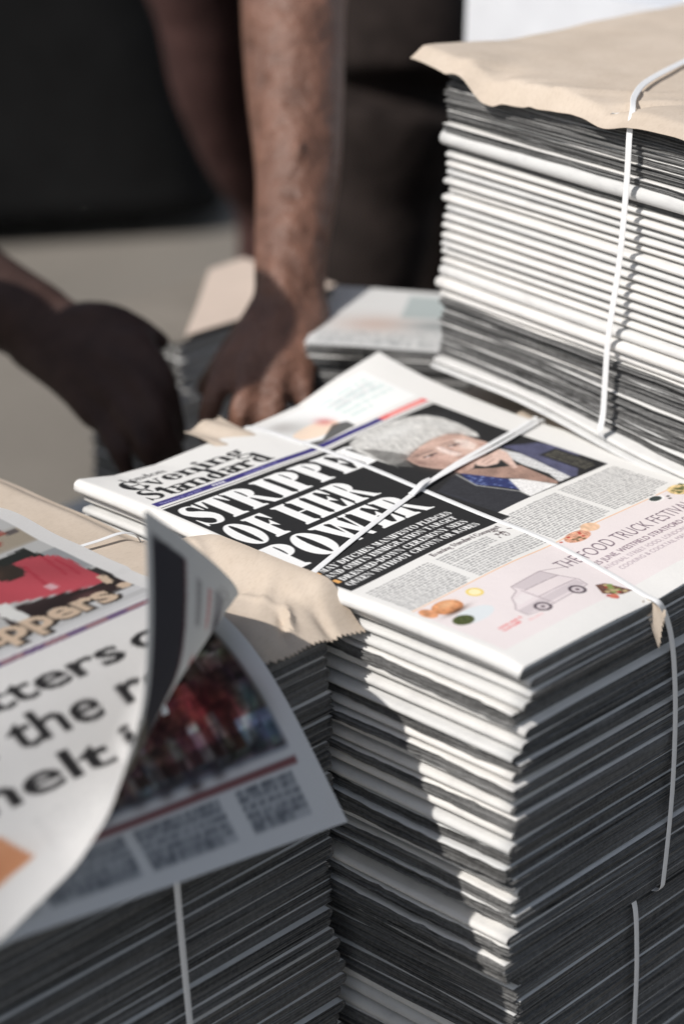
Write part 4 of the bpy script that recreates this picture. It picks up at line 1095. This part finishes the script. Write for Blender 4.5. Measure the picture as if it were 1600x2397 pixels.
T_arm += hand(wr_, kn, tips, thumb)
sh2 = np.array([.80, 1.18, .46])
T_arm += [tube([sh2, np.array([.78, 1.20, .30]), np.array([.72, 1.08, .22])], [.05, .044, .036])]
neck = np.array([.76, 1.02, .52])
T_arm += [tube([sh, neck, sh2], [.055, .07, .055]), tube([neck, neck+np.array([-.04, -.03, .10])], [.05, .05]), tube([neck+np.array([-.05, -.04, .15]), neck+np.array([-.09, -.07, .27])], [.085, .078])]
body('skin', T_arm, M['skin_a'], p1, .0045, 5)
pel = np.array([1.05, 1.18, .30])
body('shirt', [tube([neck+np.array([.0, 0, -.03]), (neck+pel)/2+np.array([0, 0, .05]), pel], [.13, .15, .15]), tube([sh, sh*.45+el*.55], [.075, .064]), tube([sh2, np.array([.79, 1.19, .36])], [.075, .066]), tube([sh, neck, sh2], [.08, .1, .08])], M['shirt'], p1, .012, 6)
k1, k2 = und(905, 130, 2.42), und(1010, 120, 2.62)
k3 = und(440, -150, 2.55); sn = [und(462, 40, 2.58), und(486, 200, 2.62), und(545, 370, 2.68), und(610, 500, 2.74)]
ft3 = np.array([sn[-1][0]+.03, sn[-1][1]+.03, -Z0+.05])
gz = -Z0+.05
an1, an2 = und(822, 780, 2.46), und(985, 560, 2.75)
ft1 = np.array([an1[0], an1[1], gz]); ft2 = np.array([an2[0]+.03, an2[1]+.03, gz])
body('trousers', [tube([pel, (pel+k1)/2, k1, k1*.5+an1*.5+np.array([.01, .01, 0]), an1, ft1+np.array([0, 0, .02])], [.13, .115, .085, .068, .054, .058]), tube([pel, (pel+k2)/2, k2, k2*.5+an2*.5, an2, ft2+np.array([0, 0, .02])], [.13, .12, .10, .085, .07, .06]), tube([k1+np.array([.04, .02, .06]), k1*.5+k2*.5+np.array([.06, .06, -.03]), k2], [.07, .09, .09])], M['trousers'], p1, .010, 6)
M['limb_shade'] = mat_plain('shade_toned_limb', (.062, .031, .028), .85, .3, 25, .2, .4)  # limb of unclear kind; its shade is put into this dark colour
body('shaded_limb', [tube([pel, (pel+k3)/2+np.array([0, 0, .05]), k3]+sn+[ft3], [.12, .11, .062, .048, .044, .036, .034, .045])], M['limb_shade'], p1, .010, 6)
body('shoes', [tube([ft3+np.array([.03, .03, -.005]), ft3+np.array([-.10, -.10, -.012])], [.045, .04]), tube([ft1+np.array([.03, .03, -.005]), ft1+np.array([-.10, -.10, -.012])], [.045, .04]), tube([ft2+np.array([.03, .03, -.005]), ft2+np.array([-.10, -.10, -.012])], [.045, .04])], M['black'], p1, .012, 3)

# second person at the left, only a shaded hand and wrist in view
p2 = empty('person', (-.28, 1.0, -Z0)); tag(p2, 'person at the left edge, only a dark shaded hand and wrist in view', 'person')
s2 = np.array([-.24, .76, .38]); e2 = np.array([-.02, .90, .13])
T2b = [tube([s2, (s2+e2)/2+np.array([0, 0, -.01]), e2, und(-260, 520, 2.0), und(-60, 660, 1.95), und(90, 745, 1.905)], [.056, .050, .046, .045, .038, .033])]
w3 = und(95, 760, 1.90)
kn3 = [und(318, 790, 1.835), und(300, 850, 1.825), und(266, 905, 1.825), und(222, 950, 1.835)]
tp3 = [[und(368, 850, 1.82), und(392, 925, 1.82), und(410, 1000, 1.84)], [und(352, 925, 1.805), und(382, 1000, 1.81), und(412, 1060, 1.83)], [und(318, 990, 1.80), und(350, 1055, 1.805), und(384, 1100, 1.83)], [und(262, 1020, 1.81), und(290, 1075, 1.815), und(322, 1115, 1.84)]]
th3 = [und(160, 740, 1.88), und(240, 730, 1.86), und(315, 755, 1.85), und(368, 785, 1.85)]
T2b += hand(w3, kn3, tp3, th3)
nk2 = np.array([-.34, .76, .42])  # unseen head and shoulders, set where their shadow falls on the hands
T2b += [tube([nk2, nk2+np.array([.06, -.08, .04])], [.055, .055]), tube([nk2+np.array([.07, -.08, -.03]), nk2+np.array([.135, -.135, .050])], [.085, .088]), tube([s2, nk2], [.055, .06])]
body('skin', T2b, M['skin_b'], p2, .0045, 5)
pl2 = np.array([-.52, 1.22, .22])
body('shirt', [tube([nk2+np.array([0, 0, -.02]), (nk2+pl2)/2, pl2], [.14, .16, .16]), tube([s2, s2*.55+e2*.45], [.085, .07]), tube([nk2, s2], [.10, .085]), tube([nk2, np.array([-.44, .80, .34]), np.array([-.42, .72, .10])], [.1, .085, .06])], M['shirt'], p2, .012, 6)
f2 = np.array([-.30, 1.05, -Z0+.05]); f3 = np.array([-.62, 1.15, -Z0+.05])
body('trousers', [tube([pl2, np.array([-.22, 1.02, .08]), f2+np.array([0, 0, .03])], [.14, .095, .06]), tube([pl2, np.array([-.62, .98, .06]), f3+np.array([0, 0, .03])], [.14, .095, .06])], M['trousers'], p2, .012, 6)
body('shoes', [tube([f2, f2+np.array([.1, -.12, -.012])], [.045, .04]), tube([f3, f3+np.array([.05, -.15, -.012])], [.045, .04])], M['black'], p2, .012, 3)

# ------------------------------------------------------------------ black canvas trolley bag far behind
def ground_at(x, y):
    d = und(x, y, 1.0)-CAM; return CAM+d*((-Z0-CAM[2])/d[2])
q0 = ground_at(-120, 580); q1 = ground_at(545, 548)
ex = (q1-q0); wbag = np.linalg.norm(ex); ex /= wbag; eyb = np.array([-ex[1], ex[0], 0]); 
if eyb.dot(fwd) < 0: eyb = -eyb
tb = empty('trolley_bag', tuple(q0+ex*wbag/2)); tag(tb, 'big black canvas trolley bag blurred in the background', 'trolley bag')
n, k = 26, 30
V = []
for j in range(k):
    v_ = j/(k-1); z = v_*.95+.03
    x0, x1 = -.5+.05*v_, wbag*(1-.36*v_**1.0)
    prof = []
    for i in range(n):
        an = 2*math.pi*i/n; c_, s__ = math.cos(an), math.sin(an)
        sq = lambda t: math.copysign(abs(t)**.35, t)
        prof.append(q0+ex*((x0+x1)/2+sq(c_)*(x1-x0)/2)+eyb*(.30+sq(s__)*(.30-.05*v_)+.012*math.sin(9*v_+i))+np.array([0, 0, z]))
    V.append(prof)
V = np.array(V); F = []
for j in range(k-1):
    for i in range(n): F.append([j*n+i, j*n+(i+1) % n, (j+1)*n+(i+1) % n, (j+1)*n+i])
F.append(list(range(n))[::-1]); F.append([(k-1)*n+i for i in range(n)])
mesh_obj('bag_body', V.reshape(-1, 3), F, M['black'], tb)
for off in (.15, wbag-.15):
    c0 = q0+ex*off+eyb*.3+np.array([0, 0, .05])
    v_, f_ = tube([c0-eyb*.22, c0+eyb*.22], [.045, .045]); mesh_obj('wheel', v_, f_, M['black'], tb)
h0 = q0+ex*(-.2)+eyb*.3; 
rl = und(-40, -20, 4.2)
